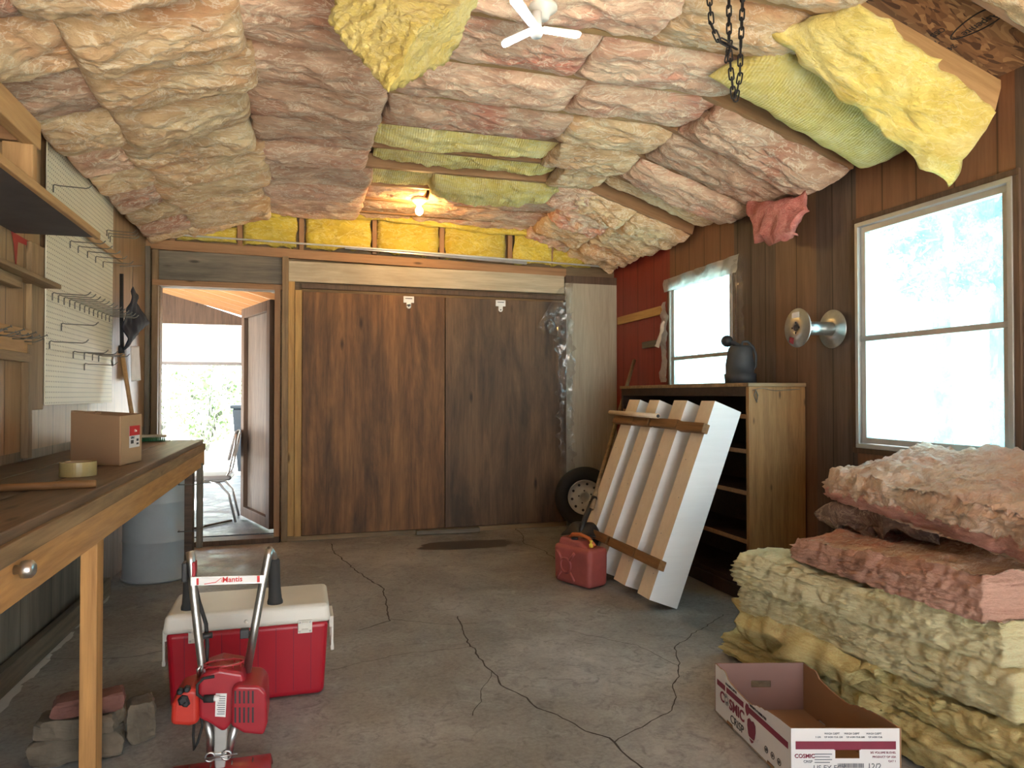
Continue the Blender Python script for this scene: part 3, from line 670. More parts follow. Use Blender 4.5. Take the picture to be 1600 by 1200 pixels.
sbatt(0, 'batt_cream', 'cream batt on the right slope past the bare board panel', down=.05, amp=.03)
# two yellow batts sagging at the near right eave
o = pillow('insulation_batt', [at(1200, 55, z=2.66), at(1478, 290, x=2.74), at(1560, 175, x=2.80), at(1345, 5, z=2.66)], 'batt_yellow', down=.05, up=.06, amp=.018, seed=31, nu=110, nv=60, edge=.018)
tag(o, 'bright yellow batt drooping beside the big near rafter on the right slope', 'insulation', 'ceiling insulation batts')
o = pillow('insulation_batt', [at(1108, 118, z=2.62), at(1345, 262, x=2.78), at(1450, 205, x=2.83), at(1215, 70, z=2.66)], 'batt_ribbed', down=.07, up=.06, amp=.008, seed=33, nu=110, nv=60, edge=.008)
tag(o, 'yellow ribbed batt sagging between pink batt and bright yellow batt at right eave', 'insulation', 'ceiling insulation batts')
# the big yellow chunk hanging at the top
v0, v1, v2, v3 = at(607, 138, y=2.12), at(700, 92, y=2.34), at(752, -10, y=2.30), at(652, 42, y=2.06); e = V((-.17, .16, .26))
o = slab('insulation_chunk', [v0, v3, v3+e, v0+e], [v1, v2, v2+e, v1+e], None, seed=4, n=(50, 50, 30), side=.012, topn=.012, round_=0, ragged=.02, mats=['batt_yellow'])
tag(o, 'big wedge of yellow insulation hanging from ceiling left of the bright lamp', 'insulation')
# pink clump hanging at the right eave
o = pillow('insulation_clump', [at(1168, 318, x=2.70), at(1178, 372, x=2.68), at(1238, 372, x=2.70), at(1262, 308, x=2.74)], 'batt_red', down=.06, up=.05, amp=.05, seed=51, nu=50, nv=50, edge=.05)
tag(o, 'hot pink clump of insulation dangling over the right wall', 'insulation')
# gable wool between the short studs above the header
gx = [(-.95, -.50), (-.46, -.03), (.03, .57), (.63, 1.16), (1.21, 1.78), (1.84, 2.22), (2.2, 2.6)]
gz = [(2.43, 2.52), (2.42, 2.70), (2.42, 2.71), (2.41, 2.72), (2.40, 2.71), (2.39, 2.66), (2.38, 2.52)]
gn = ['leftmost, low under the left slope', 'second from the left corner', 'in the left middle', 'right below the glowing bulb', 'right of the bulb', 'crumpled, near the right slope', 'last one on the right']
for i, ((a, b), (z0, z1)) in enumerate(zip(gx, gz)):
    o = pillow('insulation_batt', [(a, 6.17, z0), (b, 6.17, z0), (b, 6.17, z1+.03), (a, 6.17, z1+.03)], 'batt_gable', seed=60+i, nu=60, nv=40, down=.0, up=.0, amp=.0, edge=.012)
    # bulge towards the room
    me = o.data; zs = [v.co.z for v in me.vertices]; H = max(zs)
    for v in me.vertices:
        u = (v.co.x+(b-a)/2)/(b-a); w = (v.co.z)/(z1+.03-z0); ed = max(0, 1-abs(2*u-1)**6)*max(0, 1-abs(2*w-1)**4)
        v.co.y -= .055*ed**.5+.018*fr(V((v.co.x*8+i*3, v.co.z*8, 1)), 4)
    tag(o, 'deep yellow wool batt above the back wall header, %s' % gn[i], 'insulation', 'gable wall batts')
for i, x in enumerate((-.98, -.48, 0, .60, 1.185, 1.81, 2.21)):
    o = board('stud', (x, 6.17, 2.40), (x, 6.17, min(2.80, zroof(x)-.03)), .04, .06, 'pine_red', up=(0, 1, 0)); tag(o, 'short brown stud between yellow gable batts, %s' % ['at the left end', 'second from left', 'third from left', 'left of the bulb', 'right of the bulb', 'near right slope', 'last on the right'][i], 'stud', 'gable studs')
for i, pts in enumerate(([(250, 345), (330, 325), (400, 318), (440, 330)], [(430, 318), (500, 325), (560, 333), (600, 335)], [(585, 335), (680, 345), (760, 352), (830, 362)], [(800, 352), (850, 365), (900, 385), (925, 398)])):
    q = [at(*p, y=6.06) for p in pts]; a, b = q[0], q[-1]
    o = pillow('insulation_strip', [a+V((0, .0, -.03)), b+V((0, 0, -.03)), b+V((0, .10, .05)), a+V((0, .10, .05))], 'batt_gable', down=.035, up=.03, amp=.03, seed=80+i, nu=60, nv=24, edge=.02)
    tag(o, 'loose yellow wool strip along the top of the gable, %s' % ['far left', 'left of the bulb', 'behind and right of the bulb', 'far right under the slope'][i], 'insulation', 'loose gable strips')
# pipes along the top of the back wall
mb = MB(); mb.tube([(-1.12, 6.07, 2.455), (.8, 6.07, 2.43), (2.84, 6.07, 2.385)], .008, 8); tag(mb.build('conduit_pipe', 'conduit', smooth=True), 'thin pale metal conduit running along the top of the back wall', 'pipe')
mb = MB(); mb.box(0, 2.0, -.012, .012, -.012, .012); o = board('steel_angle', (.35, 6.10, 2.435), (1.95, 6.09, 2.385), .03, .025, 'steel'); tag(o, 'grey metal strip lying just under the conduit above the header', 'strip')

# ------------------------------------------------------------------ lamps
lc = at(838, 45, z=2.545)
t = thing('led_lamp', 'bright three bladed bluish white lamp on the ceiling', 'lamp', lc+V((0, 0, .1)))
mb = MB(); mb.lathe([(.055, .0), (.055, .012), (.03, .03), (.022, .05)], lc+V((.035, .03, .105)), (0, 0, -1), 28); mb.build('lamp_base', 'ceramic', t, smooth=True)
mb = MB(); mb.lathe([(.02, 0), (.02, .05), (.028, .07), (.02, .09)], lc+V((.0, .0, .06)), (0, 0, -1), 20); mb.build('hub', 'white', t, smooth=True)
for (px, py), zz in (((802, -4), 2.56), ((784, 70), 2.50), ((907, 55), 2.54)):
    tip = at(px, py, z=zz); a = lc+(tip-lc)*.14; d = (tip-a); sd = d.cross(V((0, 0, 1))).normalized()*.022; up = V((0, 0, .006))
    mb = MB(); n = 8; pts = []
    for s in (-1, 1):
        pts += [a-d*0+sd*s*.7] if s < 0 else []
    out = [a-sd*.8, a+d*.9-sd, tip-sd*.6, tip+sd*.6, a+d*.9+sd, a+sd*.8]
    mb.prism([p for p in out], up); bl_ = mb.build('light_blade', 'white', t, bevel=.002)
    mb = MB(); mb.prism([p-up*.9 for p in [a.lerp(tip, .02)-sd*.72, a+d*.9-sd*.9, a.lerp(tip, .985)-sd*.5, a.lerp(tip, .985)+sd*.5, a+d*.9+sd*.9, a.lerp(tip, .02)+sd*.72]], up*.88); mb.build('light_panel', 'led', bl_, bevel=.002)
bc = at(655, 330, y=5.42)
t = thing('bare_bulb', 'glowing warm bare bulb in a ceramic holder near the back wall', 'lamp', bc+V((0, 0, .08)))
mb = MB(); mb.lathe([(.0, -.03), (.014, -.028), (.025, -.018), (.03, 0), (.026, .016), (.015, .034), (.013, .05)], bc, (0, 0, 1), 24); mb.build('bulb', 'bulb', t, smooth=True)
mb = MB(); mb.lathe([(.02, .045), (.024, .05), (.05, .075), (.06, .08), (.06, .095), (.02, .097)], bc, (0, 0, 1), 28); mb.build('lamp_holder', 'ceramic', t, smooth=True)

# ------------------------------------------------------------------ chains
t = thing('hoist_chain', 'dark steel chain hanging in a knotted loop at the top of the picture', 'chain', V((1.33, 1.95, 2.69)))
def linkmesh():
    mb = MB(); pts = []; l, w = .0125, .0075
    for k in range(16):
        a = 2*math.pi*k/16; pts.append(V((math.cos(a)*w, 0, math.sin(a)*w+(l if math.sin(a) > .01 else -l if math.sin(a) < -.01 else 0))))
    mb.tube(pts, .0028, 6, closed=True); return mb
base_link = None
def strand(pts):
    global base_link
    pts = [V(p) for p in pts]; pitch = .030; acc = 0; k = 0
    for a, b in zip(pts, pts[1:]):
        L = (b-a).length; d = (b-a).normalized()
        s = pitch-acc if acc else 0
        while s < L:
            p = a+d*s
            if base_link is None: base_link = linkmesh().build('chain_link', 'chain', t, smooth=True, origin=(0, 0, 0)); o = base_link
            else: o = base_link.copy(); COL.objects.link(o)
            q = V((0, 0, 1)).rotation_difference(d); o.rotation_mode = 'QUATERNION'
            from mathutils import Quaternion
            o.rotation_quaternion = q @ Quaternion((0, 0, 1), .5+(math.pi/2 if k % 2 else 0)); o.location = p-wl(t); k += 1; s += pitch
        acc = L-(s-pitch)
        if acc >= pitch: acc = 0
Yc = 2.0
strand([V((at(1105, -40, y=Yc).x, 1.93, 2.70)), at(1105, -40, y=Yc), at(1112, 40, y=Yc), at(1122, 62, y=Yc), at(1138, 70, y=Yc)])
strand([V((at(1139, -40, y=Yc).x, 1.93, 2.70)), at(1139, -40, y=Yc+.01), at(1139, 70, y=Yc), at(1142, 110, y=Yc), at(1147, 158, y=Yc)])
strand([V((at(1162, -40, y=Yc).x, 1.93, 2.70)), at(1162, -40, y=Yc-.01), at(1157, 80, y=Yc), at(1156, 120, y=Yc), at(1149, 158, y=Yc)])
strand([at(1132, 66, y=Yc-.02), at(1146, 74, y=Yc-.02)]); strand([at(1136, 88, y=Yc-.01), at(1142, 62, y=Yc-.02)])

# marking stamped on the roof board at top right
def roofpt(px, py):
    d = ray(px, py); lo, hi = .5, 6
    for _ in range(50):
        m = (lo+hi)/2; p = V((0, 0, CH))+d*m
        if p.z < zroof(p.x): lo = m
        else: hi = m
    return V((0, 0, CH))+d*lo
ceil = bpy.data.objects['ceiling']
a, b = roofpt(1500, 52), roofpt(1556, 18); xd = (a-b).normalized(); nrm = V((-.345, 0, -1)).normalized(); nrm = V((0.326, 0, -.945)); nrm = V((-(.345), 0, -1)).normalized()
xd = (b-a).normalized(); yd = nrm.cross(xd)*1
stm = text('stamp_lettering', 'Aspenite', .045, 'ink', b+nrm*.002, -xd, -yd if (-xd).cross(-yd).dot(nrm) > 0 else yd, ceil, align='LEFT')
mb = MB(); ctr = (a+b)/2; L = (b-a).length*.72; pts = []
for k in range(40):
    q = 2*math.pi*k/40; pts.append(ctr+nrm*.002+xd*math.cos(q)*L*(1.05 if math.cos(q) < 0 else .95)+yd*math.sin(q)*L*.42*(.6+.4*math.cos(q*.5)**2))
mb.tube(pts, .0028, 5, closed=True); mb.build('stamp_outline', 'ink', ceil, smooth=True)
c2 = roofpt(1475, 45)
for i, (s, q) in enumerate((('F11', (1472, 42)), ('TEMBEC', (1462, 62)), ('W10', (1490, 68)))):
    text('stamp_lettering', ['OSB', '7/16', '24/16'][i], .035, 'ink', roofpt(*q)+nrm*.002, -xd, -yd if (-xd).cross(-yd).dot(nrm) > 0 else yd, ceil)

# ------------------------------------------------------------------ left wall fittings
PB = (3.80, 5.02, 1.15, 2.40)
mb = MB(); mb.box(XL+.02, XL+.026, *PB); peg = mb.build('pegboard', 'peg', origin=(XL, PB[0]+.01, PB[2]+.01)); tag(peg, 'large cream perforated pegboard on the left wall above the workbench', 'pegboard')
def hook():
    mb = MB(); mb.tube([(0, 0, -.02), (0, 0, 0), (.006, 0, .008), (.02, 0, .004), (.14, 0, .0), (.152, 0, .004), (.165, 0, .018)], .0028, 6)
    mb.box(-.001, .003, -.004, .004, -.03, .006); return mb
h0 = hook().build('peg_hook', 'hookm', smooth=True, origin=(0, 0, 0)); first = [True]
hX = XL+.027
def put_hook(y, z, label, group):
    if first[0]: o = h0; first[0] = False; o.location = (hX, y, z)
    else: o = dup(h0, (hX, y, z))
    tag(o, label, 'hook', group)
for k in range(13): put_hook(3.88+k*.088, 1.68, 'thin wire hook in the dense long row across the middle of the pegboard', 'row of pegboard hooks')
for k, px in enumerate((100, 113, 128, 141, 153)): p = at(px, 378+k*8, x=XL); put_hook(p.y, p.z, 'wire hook in the spaced row just below the wall shelf end', 'upper spaced hooks')
for k in range(3): put_hook(4.86+.04*k, 2.20-.01*k, 'wire hook in the tight cluster at upper far edge of pegboard', 'cluster of upper hooks')
for (px, py, lb) in ((73, 290, 'lone wire hook high on the pegboard above the shelf'), (86, 507, 'single wire hook below left end of the dense hook row'), (67, 535, 'wire hook near the left edge at mid lower pegboard'), (123, 570, 'lowest wire hook on the pegboard')):
    p = at(px, py, x=XL); put_hook(p.y, p.z, lb, 'lone hooks')
for k, px in enumerate((105, 123, 136, 146)): p = at(px, 551+k*2, x=XL); put_hook(p.y, p.z, 'wire hook in the low short row holding a little metal clip', 'lower short row of hooks')
p = at(136, 555, x=XL); p = V((hX+.10, p.y, p.z-.031))
mb = MB(); mb.prism([p+V((0, 0, .03)), p+V((0, .03, 0)), p+V((0, .012, -.03)), p+V((0, -.012, -.03)), p+V((0, -.03, 0))], (.012, 0, 0)); tag(mb.build('metal_clip', 'steel', bevel=.003), 'small grey metal clip hanging from a low pegboard hook', 'clip')
mb = MB(); mb.tube([(XL+.03, 5.03, 2.405), (XL+.03, 3.6, 2.43), (XL+.03, 3.0, 2.44)], .006, 6); tag(mb.build('electrical_cable', 'conduit', smooth=True), 'pale cable strung along the top of the pegboard', 'cable')
o = board('batten', (XL+.05, 4.3, 2.075), (XL+.05, 5.13, 2.075), .02, .035, 'pine'); tag(o, 'thin pale batten fixed across the pegboard beyond the shelf end', 'batten')
# wall shelf
t = thing('wall_shelf', 'high wooden wall shelf with dark underside over the workbench', 'shelf', (XL, 2.4, 1.88))
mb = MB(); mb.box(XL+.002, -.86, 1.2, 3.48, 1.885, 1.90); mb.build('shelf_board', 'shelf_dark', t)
board('front_edge', (-.855, 1.2, 1.893), (-.855, 3.49, 1.893), .02, .03, 'pine', t)
board('top_rail', (-.87, 1.2, 2.075), (-.87, 2.76, 2.075), .04, .09, 'pine', t)
mb = MB(); mb.box(XL+.002, XL+.012, 1.2, 2.78, 1.90, 2.35); mb.build('back_panel', 'tanpanel', t)
board('bracket_post', (-.90, 2.72, 1.90), (-.90, 2.72, 2.035), .04, .09, 'pine', t, up=(1, 0, 0))
board('bracket_arm', (XL+.01, 2.72, 2.07), (-.892, 2.72, 2.07), .04, .06, 'pine_red', t)
# boards on the left wall
struct(board('trim_30', (XL+.012, 3.70, 1.13), (XL+.012, 3.70, 1.88), .024, .16, 'pine_old', up=(0, 1, 0)))
o = board('ledge', (XL+.05, 1.9, 1.70), (XL+.05, 3.76, 1.70), .10, .02, 'pine_old'); tag(o, 'narrow wooden ledge on left wall under the high shelf', 'ledge')
o = board('wood_block', (XL+.03, 2.9, 1.665), (XL+.03, 3.42, 1.665), .05, .045, 'pine_old'); tag(o, 'wood block under the narrow ledge', 'block')
rail = board('nail_rail', (XL+.012, 1.8, 1.43), (XL+.012, 3.63, 1.43), .024, .11, 'pine'); tag(rail, 'horizontal wooden rail of bent nails left of the pegboard', 'rail')
nl = None
for k in range(14):
    y = 3.0+k*.045
    if nl is None:
        mb = MB(); mb.tube([(0, 0, 0), (.04, 0, -.002), (.07, .003, .012)], .0025, 6); mb.lathe([(.006, 0), (.006, .002)], (.07, .003, .012), (1, 0, .4), 8); nl = mb.build('nail', 'hookm', smooth=True, origin=(0, 0, 0)); o = nl
    else: o = dup(nl, (0, 0, 0))
    o.location = (XL+.024, y, 1.44+.012*math.sin(k*2)); tag(o, 'bent rusty nail sticking out of the wooden rail left of the pegboard', 'nail', 'nails on the rail')
struct(board('trim_31', (XL+.015, 3.60, .92), (XL+.015, 3.60, 1.42), .03, .05, 'pine_old', up=(0, 1, 0)))
struct(board('trim_32', (XL+.015, 1.8, 1.36), (XL+.015, 3.62, 1.36), .03, .04, 'pine_old'))
mb = MB(); a = XL+.003
mb.add([(a, 3.44, 1.885), (a, 3.72, 1.885), (a, 3.66, 1.862), (a, 3.52, 1.855), (a, 3.508, 1.78), (a, 3.497, 1.72), (a, 3.482, 1.79), (a, 3.47, 1.84)], [(0, 1, 2, 3, 4, 5, 6, 7)])
tag(mb.build('paint_drip', 'red_paint'), 'dark red paint drip running down the left wall under the shelf', 'paint')
# black cloth, rod, card, broom
def leaf(name, pts, x, mat, amp, label, cat):
    mb = MB(); n = 14; a, b, c, d = [V(p) for p in pts]; idx = []
    for i in range(n+1):
        for j in range(n+1):
            u, v = i/n, j/n; p = (a*(1-u)+b*u)*(1-v)+(d*(1-u)+c*u)*v; p.x += amp*math.sin(u*9+v*2)*.5+amp*noise.noise(p*12); mb.v.append(p)
    for s in (0, 1):
        pass
    for i in range(n):
        for j in range(n): mb.f.append((i*(n+1)+j, (i+1)*(n+1)+j, (i+1)*(n+1)+j+1, i*(n+1)+j+1)); mb.m.append(0)
    o = mb.build(name, mat, smooth=True); sm = o.modifiers.new('solid', 'SOLIDIFY'); sm.thickness = .004
    return tag(o, label, cat)
X1 = XL+.10
leaf('black_cloth', [at(207, 448, x=X1), at(229, 505, x=X1), at(197, 548, x=X1), at(192, 500, x=X1)], X1, 'cloth_navy', .02, 'black cloth hanging in a point by the doorway on left wall', 'cloth')
mb = MB(); mb.tube([at(190, 428, x=XL+.06), at(190, 500, x=XL+.06), at(191, 560, x=XL+.06)], .012, 8); tag(mb.build('black_rod', 'black', smooth=True), 'slim black rod hanging beside the black cloth', 'rod')
p, q = at(188, 416, x=XL+.04), at(222, 415, x=XL+.04); mb = MB(); mb.tube([p, q], .004, 6); mb.tube([p.lerp(q, .55), at(207, 450, x=X1)], .002, 5); tag(mb.build('wire_hanger', 'hookm', smooth=True), 'dark wire the black cloth hangs from', 'wire')
leaf('paper_card', [at(205, 541, x=XL+.05), at(217, 541, x=XL+.05), at(221, 594, x=XL+.05), at(205, 596, x=XL+.05)], 0, 'paper', .004, 'white paper card pinned low beside the black cloth', 'card')
t = thing('broom', 'old broom with wooden handle leaning behind the cardboard box', 'broom', at(213, 690, x=-1.02))
mb = MB(); mb.tube([at(213, 690, x=-1.02), at(190, 548, x=-1.10)], .013, 10); mb.build('handle', 'pine', t, smooth=True)
mb = MB(); mb.lathe([(.02, 0), (.016, .03), (.012, .05)], at(190, 552, x=-1.10), (-.1, -.1, 1), 12); mb.build('grip', 'black', t, smooth=True)

# ------------------------------------------------------------------ workbench
BX, BZ = -.60, .91
t = thing('workbench', 'long wooden workbench with worn dark top along the left wall', 'workbench', (-.88, 3.2, 0))
mb = MB()
for a, b in ((XL+.005, -.985), (-.98, -.79), (-.785, BX)): mb.box(a, b, .6, 4.95, .872, BZ)
o = mb.build('worktop', 'bench_top', t, bevel=.004)
board('top_edge', (BX+.004, .6, .862), (BX+.004, 4.955, .862), .018, .045, 'pine_old', t, jag=.004)
board('apron', (BX-.012, .6, .795), (BX-.012, 4.95, .795), .04, .10, 'apron', t)
board('end_apron', (XL+.01, 4.93, .80), (BX-.03, 4.93, .80), .04, .12, 'pine_old', t)
board('leg', (-.624, 2.512, .0), (-.624, 2.512, .86), .075, .047, 'apron', t, up=(1, 0, 0))
board('leg', (-.645, 4.70, .0), (-.645, 4.70, .86), .085, .045, 'dark_frame', t, up=(1, 0, 0))
board('leg', (-.60, 4.80, .25), (-.60, 4.80, .77), .04, .035, 'grey_ply', t, up=(1, 0, 0))
board('leg', (-.624, 1.0, .0), (-.624, 1.0, .86), .075, .047, 'apron', t, up=(1, 0, 0))
for z in (.66, .38):
    mb = MB(); mb.tube([(-.70, 4.69, z), (-.70, 4.64, z), (-.585, 4.64, z), (-.575, 4.84, z)], .003, 6); w_ = mb.build('wire_tie', 'hookm', t, smooth=True)
pk = at(32, 890, x=BX+.02)
mb = MB(); mb.lathe([(.010, -.03), (.010, 0), (.018, .002), (.020, .010), (.019, .022), (.012, .028)], pk, (1, 0, 0), 6+14); mb.build('bolt', 'steel', t, smooth=True)
# things on the bench
c0 = at(113, 640, x=-.97); z = BZ+.002
q0, q1, q2 = at(188, 728, z=z), at(221, 720, z=z), at(110, 725, z=z)
q3 = q2+(q1-q0); q3.z = z; hgt = .215
t = thing('cardboard_box', 'brown cardboard box with red and white label on the workbench', 'box', (q0+q3)/2)
def wallq(a, b, h0, h1, nm, mat, th=.004):
    d = (b-a).normalized(); n = V((-d.y, d.x, 0))*th; mb = MB(); mb.hexa([a, b, b+n, a+n], [a+V((0, 0, h0)), b+V((0, 0, h1)), b+n+V((0, 0, h1)), a+n+V((0, 0, h0))]); return mb.build(nm, mat, t)
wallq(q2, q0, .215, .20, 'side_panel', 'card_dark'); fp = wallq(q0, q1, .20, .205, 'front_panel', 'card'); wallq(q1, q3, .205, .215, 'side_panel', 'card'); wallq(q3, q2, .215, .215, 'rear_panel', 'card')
mb = MB(); mb.hexa([q0+V((0, 0, 0)), q1, q3, q2], [p+V((0, 0, .004)) for p in (q0, q1, q3, q2)]); mb.build('bottom_panel', 'card', t)
up = V((0, 0, 1)); m0 = q2+V((0, 0, .217)); m1 = q0+V((0, 0, .202)); m2 = q3+V((0, 0, .217))
mid = (q2+q0)/2+V((0, 0, .212)); inn = (q3-q2)*.22
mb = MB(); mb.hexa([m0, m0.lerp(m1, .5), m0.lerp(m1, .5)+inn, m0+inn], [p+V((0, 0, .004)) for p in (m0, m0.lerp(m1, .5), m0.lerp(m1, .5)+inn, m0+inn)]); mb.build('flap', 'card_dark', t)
d = (q1-q0).normalized(); n = V((d.y, -d.x, 0))
def onface(u, v): return q0+(q1-q0)*u+V((0, 0, v))+n*.001
mb = MB(); mb.prism([onface(.38, .065), onface(.88, .065), onface(.88, .155), onface(.38, .155)], n*.0008); lab = mb.build('label', 'paper', t)
mb = MB(); mb.prism([onface(.38, .115)+n*.0008, onface(.88, .115)+n*.0008, onface(.88, .156)+n*.0008, onface(.38, .156)+n*.0008], n*.0006); mb.build('red_band', 'redink', lab)
text('lettering', '4750-3', .014, 'ink', onface(.44, .102)+n*.0012, d, up, lab); text('lettering', 'Clea', .016, 'paper', onface(.6, .13)+n*.0018, d, up, lab)
mb = MB(); mb.prism([onface(.45, .082)+n*.0008, onface(.58, .082)+n*.0008, onface(.58, .097)+n*.0008, onface(.45, .097)+n*.0008], n*.0005); mb.prism([onface(.72, .075)+n*.0008, onface(.82, .075)+n*.0008, onface(.82, .083)+n*.0008, onface(.72, .083)+n*.0008], n*.0005); mb.prism([onface(.72, .09)+n*.0008, onface(.82, .09)+n*.0008, onface(.82, .1)+n*.0008, onface(.72, .1)+n*.0008], n*.0005); mb.build('print_block', 'ink', lab)
tc_ = at(122, 744, z=BZ)
t = thing('tape_roll', 'roll of tan packing tape lying in front of the cardboard box', 'tape', tc_)
mb = MB(); mb.lathe([(.042, .0), (.058, .0), (.058, .05), (.042, .05), (.042, 0)], tc_+V((0, 0, .002)), (0, 0, 1), 40); mb.build('tape', 'tape', t, smooth=False, bevel=0)
mb = MB(); mb.lathe([(.039, .001), (.0418, .001), (.0418, .049), (.039, .049), (.039, .001)], tc_+V((0, 0, .002)), (0, 0, 1), 40); mb.build('core', 'card', t)
a, b = at(-60, 765, z=BZ+.012), at(150, 756, z=BZ+.012)
mb = MB(); mb.tube([a, a.lerp(b, .5), b-(b-a).normalized()*.05, b], [.011, .012, .014, .012], 10); tag(mb.build('hammer_handle', 'block', smooth=True), 'dark wooden tool handle lying on the bench behind the tape', 'handle')
t = thing('scrub_brush', 'green bristled scrub brush lying at far end of the workbench', 'brush', at(250, 683, z=BZ))
a = V((-1.12, 4.86, BZ)); b = V((-.88, 4.80, BZ)); 
a = at(226, 681, z=BZ+.0); b = at(281, 681, z=BZ+.0)
a.y = min(a.y, 4.9); a, b = V((-1.045, 4.82, BZ)), V((-.80, 4.86, BZ))
mb = MB(); d = (b-a); s = V((-d.y, d.x, 0)).normalized()*.03
mb.hexa([a-s+V((0, 0, .025)), b-s+V((0, 0, .025)), b+s+V((0, 0, .025)), a+s+V((0, 0, .025))], [a-s+V((0, 0, .04)), b-s+V((0, 0, .04)), b+s+V((0, 0, .04)), a+s+V((0, 0, .04))]); mb.build('brush_back', 'pale_ply', t, bevel=.004)
mb = MB()
for i in range(24):
    for j in (-1, -.33, .33, 1):
        p = a.lerp(b, (i+.7)/25)+s*j*.85; mb.tube([p+V((0, 0, .002)), p+V((0, 0, .026))], [.005, .003], 5)
mb.build('bristles', 'green', t)
# barrel under the bench
t = thing('white_barrel', 'white metal barrel standing under far end of the workbench', 'barrel', (-.90, 5.12, 0))
mb = MB(); mb.lathe([(.205, .001), (.212, .008), (.208, .02), (.206, .25), (.210, .255), (.206, .26), (.206, .50), (.210, .505), (.206, .51), (.206, .72), (.212, .73), (.208, .74), (.0, .735)], (-.90, 5.17, 0), (0, 0, 1), 56); mb.build('drum', 'barrel', t, smooth=True)
mb = MB(); mb.tube([(-.90+.213*math.cos(a), 5.17+.213*math.sin(a), .012) for a in [k*math.pi/20 for k in range(40)]], .006, 6, closed=True); mb.build('rim', 'barrel', t, smooth=True)
# low boards / door panel leaning under bench
o = board('plank', (-1.14, 3.05, .06), (-1.10, 4.75, .06), .04, .10, 'grey_ply'); tag(o, 'grey plank lying along the foot of left wall under the workbench', 'plank')
# bricks by the leg
def rock(name, c, dims, mat, seed, label, cat, rot=0):
    bm = bmesh.new(); bmesh.ops.create_cube(bm, size=1); bmesh.ops.subdivide_edges(bm, edges=bm.edges, cuts=9, use_grid_fill=True)
    for v in bm.verts:
        p = V(v.co); f = 1-.10*(abs(p.x*2)**6*abs(p.z*2)**6+abs(p.y*2)**6*abs(p.z*2)**6)
        v.co = V((p.x*dims[0]*f, p.y*dims[1]*f, p.z*dims[2]))
        q = V((v.co.x, v.co.y, v.co.z))
        v.co += V((fr(q*14+V((seed, 0, 0))), fr(q*14+V((0, seed, 0))), .5*fr(q*14+V((0, 0, seed)))))*.013
    me = bpy.data.meshes.new(name); bm.to_mesh(me); bm.free(); me.materials.append(M[mat])
    o = bpy.data.objects.new(name, me); COL.objects.link(o); o.location = c; o.rotation_euler = (0, 0, rot); return tag(o, label, cat)
rock('stone_block', (-.70, 2.68, .042), (.26, .10, .078), 'stone', 2, 'lowest rough grey stone block on the floor behind the bench leg', 'stone', .06)
rock('stone_block', (-.70, 2.67, .118), (.24, .10, .062), 'stone', 5, 'middle rough grey block of the stack behind the bench leg', 'stone', -.05)
rock('brick', (-.665, 2.67, .180), (.20, .095, .056), 'brick', 9, 'broken reddish brick on top of the grey blocks', 'brick', .15)
rock('stone_block', (-.53, 2.76, .07), (.08, .08, .13), 'stone', 12, 'small pale stone lump standing beside the block stack', 'stone', .3)

# ------------------------------------------------------------------ cooler
FL, FR_ = V((-.475, 2.93, 0)), V((.10, 2.93, 0)); cw = .60; cd = .34; x0 = -.49; x1 = .115; y0 = 2.93; y1 = 3.26
t = thing('picnic_cooler', 'red cooler with a dirty white lid on the concrete floor', 'cooler', ((x0+x1)/2, (y0+y1)/2, 0)); t.rotation_euler = (0, 0, 0)
mb = MB(); g = .022
mb.hexa([(x0+g, y0+g, .004), (x1-g, y0+g, .004), (x1-g, y1-g, .004), (x0+g, y1-g, .004)], [(x0+.006, y0+.004, .30), (x1-.006, y0+.004, .30), (x1-.006, y1-.004, .30), (x0+.006, y1-.004, .30)]); cb = mb.build('cooler_body', 'redplastic', t, bevel=.022, seg=4)
for k in range(1, 9):
    xx = x0+(x1-x0)*(k+.1)/9.2; mb = MB(); yb, yt = y0+g, y0+.004; o_ = -.0012
    mb.hexa([(xx-.0012, yb*.93+yt*.07+o_, .03), (xx+.0012, yb*.93+yt*.07+o_, .03), (xx+.0012, yb+.01, .03), (xx-.0012, yb+.01, .03)], [(xx-.0012, yt+.001+o_, .285), (xx+.0012, yt+.001+o_, .285), (xx+.0012, yt+.01, .285), (xx-.0012, yt+.01, .285)]); mb.build('groove', 'maroon', cb)
mb = MB(); mb.hexa([(x0-.004, y0-.006, .296), (x1+.004, y0-.006, .296), (x1+.004, y1+.004, .296), (x0-.004, y1+.004, .296)], [(x0+.004, y0+.003, .368), (x1-.004, y0+.003, .368), (x1-.004, y1-.003, .368), (x0+.004, y1-.003, .368)]); lid = mb.build('lid', 'coolwhite', t, bevel=.018, seg=4)
for hx_ in (x0+.115, x1-.095):
    mb = MB(); mb.box(hx_-.027, hx_+.027, y0-.012, y0-.003, .262, .312); mb.box(hx_-.012, hx_+.012, y0-.02, y0-.01, .298, .308); mb.box(hx_-.012, hx_+.012, y0-.02, y0-.01, .272, .280); h_ = mb.build('hinge', 'coolwhite', t, bevel=.002)
    mb = MB()
    for a in (-1, 1):
        for z in (.27, .304): mb.lathe([(.0045, 0), (.003, .003)], (hx_+a*.02, y0-.012, z), (0, -1, 0), 10)
    mb.build('screw', 'steel', h_)
mb = MB(); mb.lathe([(.008, 0), (.006, .005)], ((x0+x1)/2-.01, y0-.004, .325), (0, -1, 0), 14); mb.build('lid_button', 'coolwhite', lid, smooth=True)
